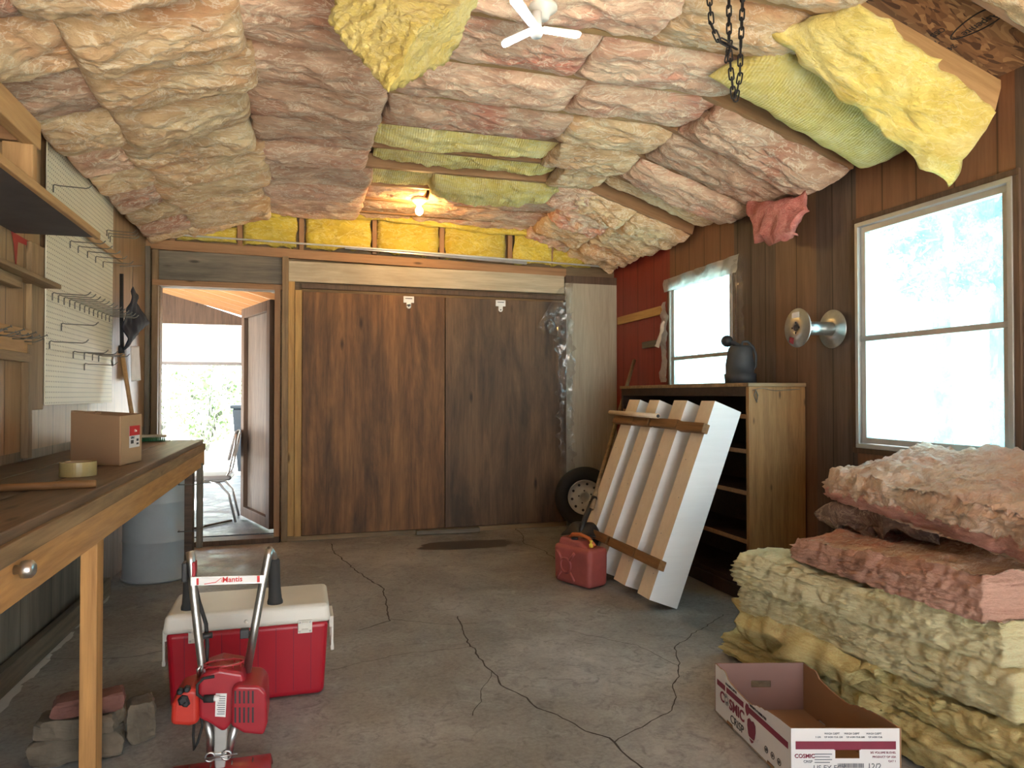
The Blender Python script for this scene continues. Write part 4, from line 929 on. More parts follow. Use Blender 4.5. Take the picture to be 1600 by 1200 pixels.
for s, xx in ((-1, x0), (1, x1)):
    mb = MB(); mb.box(min(xx, xx+s*.018), max(xx, xx+s*.018), y0+.09, y1-.09, .245, .29); mb.box(min(xx+s*.008, xx+s*.018), max(xx+s*.008, xx+s*.018), y0+.09, y0+.115, .16, .25); mb.box(min(xx+s*.008, xx+s*.018), max(xx+s*.008, xx+s*.018), y1-.115, y1-.09, .16, .25); mb.box(min(xx+s*.006, xx+s*.02), max(xx+s*.006, xx+s*.02), y0+.09, y1-.09, .15, .17)
    mb.build('handle', 'coolwhite', t, bevel=.003)

# ------------------------------------------------------------------ tiller
TY = 2.34
def tp(px, py, dy=0): return at(px, py, y=TY+dy)
t = thing('garden_tiller', 'small red engine tiller with tall steel handlebars before the cooler', 'tiller', V((tp(345, 1150).x, TY, 0)))
mb = MB(); mb.tube([tp(297, 862, .03), tp(299, 880, .03), tp(303, 930, .03), tp(309, 985, .02), tp(316, 1042, .02), tp(313, 1075, .02)], .0125, 12); hb = mb.build('handlebar', 'galv', t, smooth=True)
mb = MB(); mb.tube([tp(421, 857, .03), tp(419, 870, .03), tp(409, 920, .03), tp(399, 975, .02), tp(386, 1050, .02)], .0125, 12); hb2 = mb.build('handlebar', 'galv', t, smooth=True)
mb = MB(); mb.tube([tp(421, 857, .03), tp(427, 866, .055), tp(430, 880, .065), tp(430, 905, .065)], .010, 10); mb.build('handle_end', 'galv', t, smooth=True)
mb = MB(); mb.lathe([(.013, 0), (.017, .003), (.018, .10), (.020, .105), (.016, .13), (.017, .135)][::-1] if 0 else [(.014, 0), (.0175, .004), (.0185, .09), (.021, .125), (.024, .135), (.024, .142)], tp(428, 873, .065), (.03, 0, -1), 20); gr_ = mb.build('grip', 'rubber', t, smooth=True)
mb = MB(); mb.lathe([(.014, 0), (.0175, .004), (.0185, .09), (.021, .125), (.024, .135), (.024, .142)], tp(296, 880, .085), (.0, 0, -1), 20); mb.build('grip', 'rubber', t, smooth=True)
mb = MB(); mb.box(-.006, .006, -.012, .012, -.035, .035); 
q = tp(289, 893, .03); mb = MB(); mb.box(q.x-.007, q.x+.007, q.y-.02, q.y+.02, q.z-.03, q.z+.03); mb.build('throttle_lever', 'black', t, bevel=.004)
q = tp(304, 888, .03); mb = MB(); mb.box(q.x-.005, q.x+.005, q.y-.02, q.y+.02, q.z-.022, q.z+.022); mb.build('throttle_lever', 'redengine', t, bevel=.003)
a, b, c_, d_ = tp(298, 902), tp(412, 899), tp(412, 911), tp(298, 915)
mb = MB(); mb.prism([d_, c_, b, a], (0, .004, 0)); cb_ = mb.build('crossbar_plate', 'galv', t)
a, b, c_, d_ = tp(307, 903.5, -.001), tp(406, 899.5, -.001), tp(406, 909.5, -.001), tp(307, 914, -.001)
mb = MB(); mb.prism([d_, c_, b, a], (0, -.001, 0)); nm = mb.build('name_strip', 'white', cb_)
xd = (c_-d_).normalized()
for u, v in ((0, .035), (.955, 1)):
    mb = MB(); f = lambda p, q_, w: p.lerp(q_, w)
    mb.prism([f(d_, c_, u)+V((0, -.0012, 0)), f(d_, c_, v)+V((0, -.0012, 0)), f(a, b, v)+V((0, -.0012, 0)), f(a, b, u)+V((0, -.0012, 0))], (0, -.0006, 0)); 
    mb.build('red_end', 'redink', nm)
text('lettering', 'Mantis', .022, 'redink', d_+(c_-d_)*.40+V((0, -.002, .005)), xd, (0, 0, 1), nm, bold=.0004)
mb = MB(); p0 = d_+(c_-d_)*.12+V((0, -.002, .002)); p1 = d_+(c_-d_)*.30+V((0, -.002, .006)); p2 = d_+(c_-d_)*.39+V((0, -.002, .019)); p3 = d_+(c_-d_)*.395+V((0, -.002, .006))
mb.tube([p0, p1, p2, p3], .0011, 5); mb.build('logo_line', 'redink', nm)
# cables
mb = MB(); mb.tube([tp(303, 905, .05), tp(311, 940, .05), tp(322, 975, .05), tp(324, 1010, .05), tp(322, 1040, .04)], .006, 8); mb.build('throttle_cable', 'rubber', t, smooth=True)
for px in (322, ): 
    q = tp(322, 994, .03); mb = MB(); mb.tube([q+V((-.018, 0, 0)), q+V((.018, 0, 0.002))], .009, 10); mb.build('cable_clamp', 'black', t, smooth=True)
q = tp(386, 989, .02); mb = MB(); mb.box(q.x-.02, q.x+.006, q.y-.012, q.y+.012, q.z-.014, q.z+.014); mb.tube([q, q+V((.03, 0, 0))], .006, 8); mb.build('clamp_knob', 'black', t, bevel=.004)
# engine
def pbox(name, pts, y0_, y1_, mat, bev=.01, par=None, seg=4):
    mb = MB(); ps = [tp(*p) for p in pts]; ps = [V((p.x, 0, p.z)) for p in ps]
    mb.prism([p+V((0, y0_, 0)) for p in ps], (0, y1_-y0_, 0)); return mb.build(name, mat, par or t, bevel=bev, seg=seg)
eng = pbox('engine_cover', [(312, 1058), (318, 1045), (345, 1036), (382, 1042), (386, 1060), (384, 1100), (366, 1118), (352, 1134), (330, 1120), (313, 1112)], TY-.05, TY+.10, 'redengine', .012)
sh = pbox('fan_shroud', [(366, 1062), (374, 1055), (408, 1056), (418, 1066), (420, 1112), (414, 1131), (384, 1128), (364, 1116)], TY-.08, TY+.08, 'redengine', .012)
af = pbox('air_filter_cover', [(273, 1088), (284, 1070), (303, 1064), (314, 1066), (315, 1118), (300, 1122), (271, 1120)], TY-.06, TY+.07, 'redorange', .014)
for r_, z_ in ((0, 0), (1, 1)):
    for k in range(5):
        xx = 370+k*6.6; ya, yb = (1063, 1082) if r_ == 0 else (1088, 1111)
        pbox('vent_slot', [(xx, ya), (xx+2.7, ya), (xx+2.7, yb), (xx, yb)], TY-.0815, TY-.078, 'black', 0, sh)
pl = pbox('warning_label', [(340, 1073), (357, 1073), (355, 1109), (339, 1108)], TY-.0515, TY-.049, 'white', 0, eng)
for k in range(9): pbox('print_line', [(342+(k % 2), 1077+k*3.3), (355-k*.15, 1077+k*3.3), (355-k*.15, 1078.2+k*3.3), (342+(k % 2), 1078.2+k*3.3)], TY-.0522, TY-.0513, 'inkgrey', 0, pl)
for (px, py, r_) in ((281, 1082, .010), (292, 1078, .010), (286, 1096, .016), (290, 1100, .012)):
    q = tp(px, py, -.07); mb = MB(); mb.lathe([(r_, 0), (r_, .012), (r_*.6, .016)], V((q.x, TY-.055, q.z)), (0, -1, 0), 6); mb.build('choke_knob', 'black', af)
q = tp(319, 1092, -.055); mb = MB(); mb.tube([q, q+V((.028, -.004, -.001))], .011, 12); sp_ = mb.build('spark_plug_boot', 'rubber', eng, smooth=True)
mb = MB(); mb.tube([q+V((.026, -.004, 0)), q+V((.042, -.004, -.001))], .0085, 12); mb.build('spark_plug', 'white', sp_, smooth=True)
mb = MB(); mb.tube([q+V((0, -.004, 0)), tp(308, 1085, -.07), tp(308, 1070, -.07), tp(318, 1060, -.06), tp(335, 1057, -.055)], .0042, 8); mb.build('ignition_lead', 'rubber', eng, smooth=True)
q = tp(350, 1038, .0); mb = MB(); mb.tube([q+V((.055*math.cos(a), .03*math.sin(a)+.0, .004)) for a in [k*math.pi/12 for k in range(24)]], .003, 6, closed=True)
for k in range(12): a = k*math.pi/6; mb.tube([q+V((.055*math.cos(a), .03*math.sin(a), -.006)), q+V((.055*math.cos(a), .03*math.sin(a), .008))], .003, 5)
mb.build('starter_guard', 'redengine', eng, smooth=True)
mb = MB(); mb.tube([tp(304, 1118, -.02), tp(302, 1150, -.03), tp(303, 1172, -.03), tp(309, 1160, -.03), tp(316, 1135, -.02), tp(314, 1112, -.03)], .0038, 7); mb.build('fuel_line', 'rubber', t, smooth=True)
mb = MB(); mb.tube([tp(311, 1058, .0), tp(309, 1046, .0), tp(314, 1040, .0)], .005, 8); mb.build('throttle_link', 'steel', t, smooth=True)
# lower frame
mb = MB(); mb.tube([tp(322, 1122), tp(329, 1150), tp(329, 1180)], .0125, 12); mb.build('frame_tube', 'galv', t, smooth=True)
mb = MB(); mb.tube([tp(370, 1126), tp(362, 1155), tp(357, 1178)], .0125, 12); mb.build('frame_tube', 'galv', t, smooth=True)
pbox('gear_housing', [(336, 1122), (357, 1122), (355, 1168), (352, 1200), (337, 1200), (335, 1168)], TY-.02, TY+.03, 'alu', .004)
pbox('clamp_plate', [(334, 1170), (356, 1168), (358, 1180), (333, 1182)], TY-.03, TY-.02, 'galv', .002)
for (px, py) in ((328, 1183), (354, 1180)):
    q = tp(px, py, -.03); mb = MB(); mb.tube([q+V((.013*math.cos(a), 0, .013*math.sin(a))) for a in [k*math.pi/10 for k in range(20)]], .0035, 6, closed=True); mb.build('tube_clamp', 'galv', t, smooth=True)
mb = MB(); mb.tube([tp(321, 1186, -.035), tp(371, 1178, -.035)], .003, 6); mb.build('clamp_bolt', 'steel', t, smooth=True)
fx = tp(345, 1195).x
mb = MB(); ptsA = []
n = 12; prof = [(-.11+.22*k/n) for k in range(n+1)]
for i, yy in enumerate(prof):
    zz = .075-.055*(yy/.11)**2*1.0
    for j, xx in enumerate((-.145, -.14, .14, .145)): mb.v.append(V((fx+xx+.002, TY+yy, zz-(.02 if j in (0, 3) else 0))))
for i in range(n):
    for j in range(3): mb.f.append((i*4+j, i*4+j+1, i*4+4+j+1, i*4+4+j)); mb.m.append(0)
o = mb.build('tine_fender', 'redengine', t, smooth=True); sm = o.modifiers.new('solid', 'SOLIDIFY'); sm.thickness = .004
for xx in (-.09, -.03, .03, .09):
    mb = MB()
    for k in range(8): a = k*math.pi/4; mb.prism([(fx+xx, TY+.012*math.cos(a+1.2), .042+.012*math.sin(a+1.2)), (fx+xx, TY+.040*math.cos(a), .042+.040*math.sin(a)), (fx+xx, TY+.034*math.cos(a+.45), .042+.034*math.sin(a+.45)), (fx+xx, TY+.012*math.cos(a-1.2), .042+.012*math.sin(a-1.2))], (.004, 0, 0))
    mb.build('tine', 'steel', t)

# ------------------------------------------------------------------ cabinet
cx0, cx1, cy0, cy1, cz = 2.45, 2.845, 3.51, 5.20, 1.265
t = thing('open_bookcase', 'long low open wooden bookcase under far window with dark interior', 'bookcase', ((cx0+cx1)/2, (cy0+cy1)/2, 0))
mb = MB(); mb.box(cx0+.01, cx1, cy0, cy0+.03, .005, cz-.02); mb.build('side_panel', 'pine_goldZ', t, bevel=.003)
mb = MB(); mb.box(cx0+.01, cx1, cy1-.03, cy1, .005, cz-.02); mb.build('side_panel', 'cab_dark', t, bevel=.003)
mb = MB(); mb.box(cx0, cx1, cy0-.008, cy1+.01, cz-.02, cz+.002); mb.build('top_panel', 'pine_old', t, bevel=.003)
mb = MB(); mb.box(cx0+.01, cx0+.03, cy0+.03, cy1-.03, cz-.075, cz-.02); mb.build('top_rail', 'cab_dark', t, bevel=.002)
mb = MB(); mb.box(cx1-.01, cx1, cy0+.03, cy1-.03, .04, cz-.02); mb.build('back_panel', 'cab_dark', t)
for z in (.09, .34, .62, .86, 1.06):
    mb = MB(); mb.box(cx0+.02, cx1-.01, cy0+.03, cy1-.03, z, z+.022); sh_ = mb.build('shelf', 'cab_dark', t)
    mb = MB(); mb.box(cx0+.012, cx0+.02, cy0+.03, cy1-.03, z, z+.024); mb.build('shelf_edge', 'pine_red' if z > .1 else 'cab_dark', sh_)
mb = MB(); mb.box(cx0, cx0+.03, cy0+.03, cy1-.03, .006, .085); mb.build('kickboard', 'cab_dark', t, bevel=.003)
p = V((2.50, cy0-.006, 1.225))
mb = MB(); mb.tube([p+V((-.02, 0, 0)), p+V((.04, -.004, .012)), p+V((.13, -.003, -.004)), p+V((.30, -.003, .006))], .0016, 5); mb.tube([p+V((.0, -.004, -.0)), p+V((-.014, -.006, -.03)), p+V((.004, -.006, -.07)), p+V((.012, -.006, -.03)), p+V((0, -.004, 0))], .0028, 6)
tag(mb.build('wire_clip', 'hookm', smooth=True), 'bit of wire and clip hanging on the golden bookcase side', 'wire')
# dark bag thing on the bookcase
c = at(1157, 598, x=2.66); c.z = cz+.003
t = thing('utility_bag', 'dark grey blue bag with round knob standing on the bookcase', 'bag', c)
mb = MB(); mb.lathe([(.070, 0), (.082, .004), (.086, .06), (.074, .065), (.070, .12), (.066, .19), (.060, .225), (.045, .24), (.02, .243)], c, (0, 0, 1), 40, sx=1.15, sy=1.25); b_ = mb.build('bag_body', 'charcoal', t, smooth=True)
for v in b_.data.vertices: v.co += V((noise.noise(v.co*12), noise.noise(v.co*12+V((4, 0, 0))), .4*noise.noise(v.co*12+V((0, 4, 0)))))*.012
mb = MB(); k_ = at(1136, 533, x=2.62); mb.lathe([(.001, -.036), (.022, -.032), (.036, -.012), (.037, .006), (.028, .028), (.010, .038)], k_, (-.7, -.7, .2), 24); mb.build('round_knob', 'black', t, smooth=True)
mb = MB(); q0_, q1_ = k_, c+V((0, 0, .235)); mb.tube([q0_+V((.01, 0, -.01)), (q0_+q1_)/2+V((0, 0, .004)), q1_], .014, 10); mb.build('knob_neck', 'charcoal', t, smooth=True)
mb = MB(); mb.tube([c+V((-.02, -.03, .22)), c+V((-.01, -.04, .262)), c+V((.02, -.05, .262)), c+V((.055, -.055, .23)), c+V((.075, -.055, .18)), c+V((.07, -.06, .11)), c+V((.045, -.06, .08))], .008, 8); mb.build('strap', 'charcoal', t, smooth=True)

# ------------------------------------------------------------------ white beams leaning
ub = V((2.02, 0, 0)); ut = V((2.44, 0, 1.095)); ax = (ut-ub).normalized(); Lb = 1.175; fn = V((-ax.z, 0, ax.x)); dep = .185
t = thing('white_beam_frame', 'four white box beams joined by brown blocks leaning on the bookcase', 'beam frame', (2.0, 4.05, 0))
by = [(3.555, 3.70), (3.86, 4.02), (4.21, 4.35), (4.49, 4.66)]
for y0_, y1_ in by:
    bot = [ub+V((0, y0_, 0)), ub+V((0, y1_, 0)), ub+fn*dep+V((0, y1_, 0)), ub+fn*dep+V((0, y0_, 0))]; top = [p+ax*Lb for p in bot]
    mb = MB(); mb.hexa(bot, top)
    # warm light on the front faces is painted as cream, sides stay white
    o = mb.build('box_beam', ['whiteboard', 'cream'], t, bevel=.0015)
    for f in o.data.polygons:
        if f.normal.dot(fn) > .9: f.material_index = 1
    mb = MB()
    for k in range(5):
        for s in ((.3, .7)[k % 2],):
            p = ub+fn*(dep+.0005)+V((0, y0_+(y1_-y0_)*s, 0))+ax*(Lb*(.12+.19*k)); mb.lathe([(.003, 0), (.0025, .001)], p, fn, 8)
    mb.build('screw', 'inkgrey', o)
def xblock(s, ya, yb, w=.055, th=.042):
    c0_ = ub+fn*(dep+th/2+.001)+ax*s; return board('cross_block', c0_+V((0, ya, 0)), c0_+V((0, yb, 0)), w, th, 'block', t, up=fn)
for ya, yb in ((3.52, 3.81), (3.815, 4.15), (4.18, 4.40), (4.41, 4.72)): xblock(1.00+.01*(ya > 3.8), ya, yb)
for ya, yb in ((3.50, 3.80), (3.81, 4.16), (4.2, 4.6)): xblock(.20, ya, yb)
c0_ = ub+fn*(dep+.045+.016)+ax*1.045
mb = MB(); q0_, q1_ = c0_+V((0, 4.76, .005)), c0_+V((-.01, 4.02, .0)); mb.tube([q0_, q1_], .016, 14); pp = mb.build('wooden_dowel', 'cream', smooth=True); tag(pp, 'pale round dowel lying across the upper brown blocks of the white beams', 'dowel')
mb = MB(); d = (q1_-q0_).normalized(); mb.lathe([(.011, 0), (.011, .0012)], q1_, d, 14); mb.build('bore', 'ink', pp)

# ------------------------------------------------------------------ jerry can
a, b, c_ = at(864, 907, z=0), at(922, 924, z=0), at(956, 916, z=0)
d1 = (b-a); w_ = d1.length; d1.normalize(); d2 = V((-d1.y, d1.x, 0)); dp = .17; hh = .275
t = thing('jerry_can', 'faded red plastic fuel can on floor before the white beams', 'fuel can', (a+b)/2+d2*dp/2)
def cp(u, v, z): return a+d1*u*w_+d2*v*dp+V((0, 0, z))
mb = MB(); mb.hexa([cp(.02, 0, .004), cp(.98, 0, .004), cp(.98, 1, .004), cp(.02, 1, .004)], [cp(.0, 0, hh-.03), cp(1, 0, hh-.03), cp(1, 1, hh-.03), cp(.0, 1, hh-.03)]); 
can = mb.build('can_body', 'canred', t, bevel=.03, seg=5)
mb = MB(); mb.hexa([cp(.04, .12, hh-.05), cp(.96, .12, hh-.05), cp(.96, .88, hh-.05), cp(.04, .88, hh-.05)], [cp(.08, .2, hh+.012), cp(.62, .2, hh+.0), cp(.62, .8, hh+.0), cp(.08, .8, hh+.012)]); mb.build('can_shoulder', 'canred', can, bevel=.02, seg=4)
mb = MB(); n_ = -d2
ctr = cp(.36, 0, .12)+n_*.001
mb.tube([ctr+n_*.002+d1*.045*math.cos(k*math.pi/16)+V((0, 0, .045*math.sin(k*math.pi/16))) for k in range(32)], .009, 6, closed=True)
for sx_, sz_ in ((-1, -1), (-1, 1), (1, -1), (1, 1)): mb.tube([ctr+d1*.036*sx_+V((0, 0, .036*sz_)), ctr+d1*.078*sx_+V((0, 0, .088*sz_))], .010, 6)
mb.build('embossing', 'canred', can, smooth=True)
mb = MB(); mb.tube([cp(.22, .5, hh+.005), cp(.30, .5, hh+.028), cp(.5, .5, hh+.035), cp(.72, .5, hh+.022), cp(.88, .5, hh-.02)], .012, 12); mb.build('handle', 'canhandle', t, smooth=True)
mb = MB(); q = cp(.90, .25, hh-.02); mb.lathe([(.012, 0), (.012, .02), (.006, .024), (.006, .034), (.010, .036), (.009, .044)], q, (0, 0, 1), 14); mb.build('vent_cap', 'yellowcap', t, smooth=True)
mb = MB(); q = cp(.42, .35, hh+.004); mb.lathe([(.022, 0), (.022, .012), (.018, .014)], q, (0, 0, 1), 20); mb.build('filler_cap', 'black', t, smooth=True)

# ------------------------------------------------------------------ shovel, second handle, wheel
sy = 4.72
t = thing('shovel', 'black round bladed shovel leaning upright in the corner behind the fuel can', 'shovel', V((1.93, 4.9, 0)))
top_ = at(991, 563, x=2.82); low_ = at(924, 795, y=4.56)
mb = MB(); mb.tube([low_, low_.lerp(top_, .5), top_], [.018, .017, .015], 12); mb.build('shaft', 'pine_old', t, smooth=True)
bc_ = V((1.83, 4.48, .285)); dsh = (top_-low_).normalized()
mb = MB(); sidev = V((.75, -.66, 0)).normalized(); upv = dsh; nn = sidev.cross(upv).normalized(); n = 24
ring = []
for k in range(n+1):
    q = math.pi*k/n; ring.append((math.cos(q)*.135, math.sin(q)*.15))
vs = []; rows_ = 8
for i in range(rows_+1):
    s = i/rows_
    for (x_, z_) in ring:
        p = bc_+sidev*x_*s+upv*(z_*s-.07)+nn*(.028*(1-s*s)+.01*math.cos(math.atan2(z_, x_)*6)*s); vs.append(p)
fs = [(i*(n+1)+k, i*(n+1)+k+1, (i+1)*(n+1)+k+1, (i+1)*(n+1)+k) for i in range(rows_) for k in range(n)]
b0 = len(vs)
for k in range(13):
    pass
mb.add(vs, fs)
low = [bc_+sidev*.135+upv*-.07, bc_-sidev*.135+upv*-.07, bc_-sidev*.12+upv*-.27, bc_+sidev*.12+upv*-.27]; mb.add(low, [(0, 1, 2, 3)])
o = mb.build('blade', 'black', t, smooth=True); sm = o.modifiers.new('solid', 'SOLIDIFY'); sm.thickness = .005
mb = MB(); mb.tube([bc_+upv*-.04+nn*.02, bc_+upv*.09+nn*.014, low_+(top_-low_)*.06], [.012, .018, .021], 12); mb.build('socket', 'black', t, smooth=True)
a_, b_2 = at(938, 815, y=5.25), at(1003, 625, x=2.84); a_.z = .01
mb = MB(); mb.tube([a_, a_.lerp(b_2, .5), b_2], .014, 10); tag(mb.build('tool_handle', 'pine_old', smooth=True), 'second darker long tool handle leaning beside the shovel', 'handle')
wc = at(914, 768, y=5.98); wc.z = .272
t = thing('trailer_wheel', 'spare trailer wheel with white rim leaning at the back wall', 'wheel', (wc.x, wc.y, 0))
axw = V((-.35, -1, .12)).normalized()
mb = MB(); prof = [(.155, -.05), (.16, -.07), (.20, -.082), (.245, -.075), (.266, -.055), (.272, -.02), (.272, .02), (.266, .055), (.245, .075), (.20, .082), (.16, .07), (.155, .05), (.155, -.05)]
mb.lathe(prof, wc, axw, 56); mb.build('tyre', 'tyre', t, smooth=True)
mb = MB(); mb.lathe([(.158, -.05), (.158, .055), (.150, .060), (.143, .05), (.138, .02), (.10, .015), (.075, .035), (.045, .038), (.038, .03), (.036, .0)], wc, axw, 48); rm = mb.build('rim', 'rim', t, smooth=True)
e1 = axw.orthogonal().normalized(); e2 = axw.cross(e1)
for k in range(10):
    a = 2*math.pi*k/10; p = wc+(e1*math.cos(a)+e2*math.sin(a))*.118+axw*.0185; mb = MB(); mb.lathe([(.012, 0), (.012, .0015)], p, axw, 12); mb.build('rim_hole', 'ink', rm)
for k in range(5):
    a = 2*math.pi*k/5+.3; p = wc+(e1*math.cos(a)+e2*math.sin(a))*.058+axw*.037; mb = MB(); mb.lathe([(.007, 0), (.007, .0015)], p, axw, 10); mb.build('rim_hole', 'ink', rm)

# ------------------------------------------------------------------ right wall fittings
o = board('wood_batten', (XR-.012, 6.08, 1.885), (XR-.012, 5.25, 1.895), .022, .07, 'pine_gold'); tag(o, 'pale wooden batten nailed across the red wall', 'batten')
o = board('wood_batten', (XR-.012, 5.58, 1.625), (XR-.012, 5.24, 1.63), .022, .055, 'grey_ply'); tag(o, 'shorter grey board on red wall below the pale batten', 'batten')
hc = V((XR, 3.28, 1.565))
t = thing('metal_spool_bracket', 'shiny metal spool with two flanges sticking out beside near window', 'spool', hc)
for s, r_ in ((.02, .105), (.25, .105)):
    mb = MB(); mb.lathe([(r_, -.004), (r_+.003, 0), (r_, .003), (r_*.72, .004), (r_*.66, .010), (.035, .012), (.018, .010), (.016, .0)], hc+V((-s, 0, 0)), (-1, 0, 0), 40); fl_ = mb.build('flange', 'galv', t, smooth=True)
    for k in range(4):
        a = k*math.pi/2; mb = MB(); mb.lathe([(.006, 0), (.006, .001)], hc+V((-s-.0125, .028*math.cos(a), .028*math.sin(a))), (-1, 0, 0), 10); mb.build('bolt_hole', 'ink', fl_)
    mb = MB(); mb.lathe([(.018, 0), (.018, .001)], hc+V((-s-.0122, 0, 0)), (-1, 0, 0), 20); mb.build('bore', 'ink', fl_)
q = hc+V((-.262, 0, 0)); mb = MB(); mb.prism([q+V((0, .03, .055)), q+V((0, -.03, .055)), q+V((0, -.03, .085)), q+V((0, .03, .085))], (-.001, 0, 0)); mb.build('sticker', 'paper', t)
mb = MB(); mb.prism([q+V((0, .055, -.075)), q+V((0, .02, -.09)), q+V((0, .015, -.055)), q+V((0, .05, -.045))], (-.001, 0, 0)); mb.build('sticker', 'maroon', t)
mb = MB(); mb.tube([hc+V((-.02, 0, 0)), hc+V((-.25, 0, 0))], .038, 28); mb.build('core_tube', 'galv', t, smooth=True)
# plastic film about window 1 and at the sliding door
def filmsheet(name, quadp, amp, mat, label, n=(16, 40), ofs=V((0, 0, 0)), seed=0, rag=.0):
    a, b, c, d = [V(p) for p in quadp]; mb = MB(); nu, nv = n; nm = (b-a).cross(d-a).normalized()
    for i in range(nu+1):
        for j in range(nv+1):
            u, v = i/nu, j/nv; p = (a*(1-u)+b*u)*(1-v)+(d*(1-u)+c*u)*v; q = p*7+V((seed, seed, 0))
            p += nm*amp*(abs(noise.noise(q))*1.6+.5*noise.noise(q*3.1)); 
            if i in (0, nu): p += (b-a).normalized()*rag*noise.noise(q*2.5)
            mb.v.append(p)
    for i in range(nu):
        for j in range(nv): mb.f.append((i*(nv+1)+j, (i+1)*(nv+1)+j, (i+1)*(nv+1)+j+1, i*(nv+1)+j+1)); mb.m.append(0)
    o = mb.build(name, mat, smooth=True); return tag(o, label, 'plastic film')
X3 = XR-.025
filmsheet('plastic_film', [(X3, 5.17, 2.03), (X3, 4.18, 2.03), (X3, 4.14, 2.15), (X3, 5.17, 2.13)], .02, 'filmw', 'crumpled plastic film strip along the top of far window', n=(50, 12), seed=2)
filmsheet('plastic_film', [(X3, 4.20, 1.27), (X3, 4.10, 1.27), (X3, 4.10, 2.12), (X3, 4.24, 2.12)], .02, 'filmm', 'crumpled clear film down the right side of far window', n=(10, 50), seed=5, rag=.05)
filmsheet('plastic_film', [(X3, 5.24, 1.30), (X3, 5.13, 1.30), (X3, 5.14, 1.95), (X3, 5.20, 1.95)], .015, 'filmw', 'torn film strip down the left side of far window', n=(10, 50), seed=8, rag=.06)
filmsheet('plastic_film', [(X3-.02, 5.30, 1.60), (X3-.03, 5.22, 1.58), (X3, 5.15, 1.78), (X3, 5.18, 1.80)], .02, 'white', 'rolled white flap of film beside far window', n=(10, 20), seed=9)
filmsheet('plastic_film', [at(838, 512, y=6.03), at(885, 535, y=6.03), at(895, 440, y=6.05), at(872, 452, y=6.05)], .05, 'filmm', 'clear plastic sheet corner hanging from top right of the sliding door', n=(30, 30), seed=12)
filmsheet('plastic_film', [(2.27, 6.03, .06), (2.37, 6.04, .06), (2.37, 6.04, 1.95), (2.20, 6.04, 1.90)], .03, 'filmm', 'crumpled clear plastic strip down right edge of the sliding door', n=(16, 90), seed=15, rag=.08)

# ------------------------------------------------------------------ insulation pile
def sl(bot4, th, mat, seed, label, **kw):
    bot = [V(p) for p in bot4]; thk = th if isinstance(th, (list, tuple)) else [th]*4
    top = [p+V((0, 0, h)) for p, h in zip(bot, thk)]
    o = slab('insulation_batt', bot, top, None, seed=seed, mats=kw.pop('mats', [mat]), **kw); return tag(o, label, 'insulation', 'insulation batts in the floor pile')
sl([(1.92, 1.30, .012), (2.82, 1.30, .012), (2.80, 2.86, .012), (1.88, 2.86, .012)], (.10, .10, .10, .10), 'stack_yellow2', 1, 'yellow frayed batt lying on the floor, lowest of the pile', side=.034, ragged=.018, n=(60, 120, 24), layers=40)
sl([(1.95, 1.38, .13), (2.82, 1.36, .13), (2.80, 2.80, .13), (1.93, 2.80, .13)], .095, 'stack_yellow2', 2, 'ragged golden yellow batt second from bottom of the pile', side=.034, ragged=.018, n=(60, 120, 24), layers=50)
sl([(1.97, 1.56, .25), (2.82, 1.50, .26), (2.80, 2.76, .25), (1.86, 2.72, .24)], .125, 'stack_yellow', 3, 'thick pale yellow batt in the middle of the pile', side=.02, ragged=.014, n=(60, 120, 36), layers=90)
sl([(1.98, 1.60, .385), (2.82, 1.54, .39), (2.80, 2.74, .375), (1.82, 2.68, .37)], .125, 'stack_yellow', 4, 'pale yellow batt right below the pink ones in the pile', side=.02, ragged=.014, n=(60, 120, 36), layers=90)
sl([(1.93, 1.62, .525), (2.80, 1.45, .54), (2.80, 2.55, .53), (1.93, 2.46, .52)], (.13, .14, .13, .07), 'stack_pink', 5, 'grey pink layered batt under the topmost one of the pile', side=.02, ragged=.016, n=(70, 110, 30), layers=80, mats=['stack_pink', 'batt_rose'], face=1)
sl([(1.88, 1.36, .735), (2.78, 1.30, .80), (2.78, 2.60, .82), (2.22, 2.60, .745)], (.12, .15, .12, .09), 'stack_rose', 6, 'fluffy pink batt on top of the pile under the near window', side=.024, topn=.026, ragged=.02, n=(90, 120, 22), layers=50, mats=['pink_edge', 'stack_rose'], face=1, split=.42)
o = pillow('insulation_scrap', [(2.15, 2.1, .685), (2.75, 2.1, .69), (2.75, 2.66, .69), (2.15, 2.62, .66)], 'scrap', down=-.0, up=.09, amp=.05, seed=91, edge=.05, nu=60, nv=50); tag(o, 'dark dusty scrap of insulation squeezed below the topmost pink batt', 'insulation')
o = pillow('insulation_scrap', [(1.85, 1.95, .20), (1.93, 1.95, .235), (1.90, 2.80, .235), (1.84, 2.80, .15)], 'stack_yellow2', down=.02, up=.05, amp=.04, seed=93, edge=.05, nu=30, nv=110); tag(o, 'loose yellow wool tuft spilling from the left foot of the pile', 'insulation')

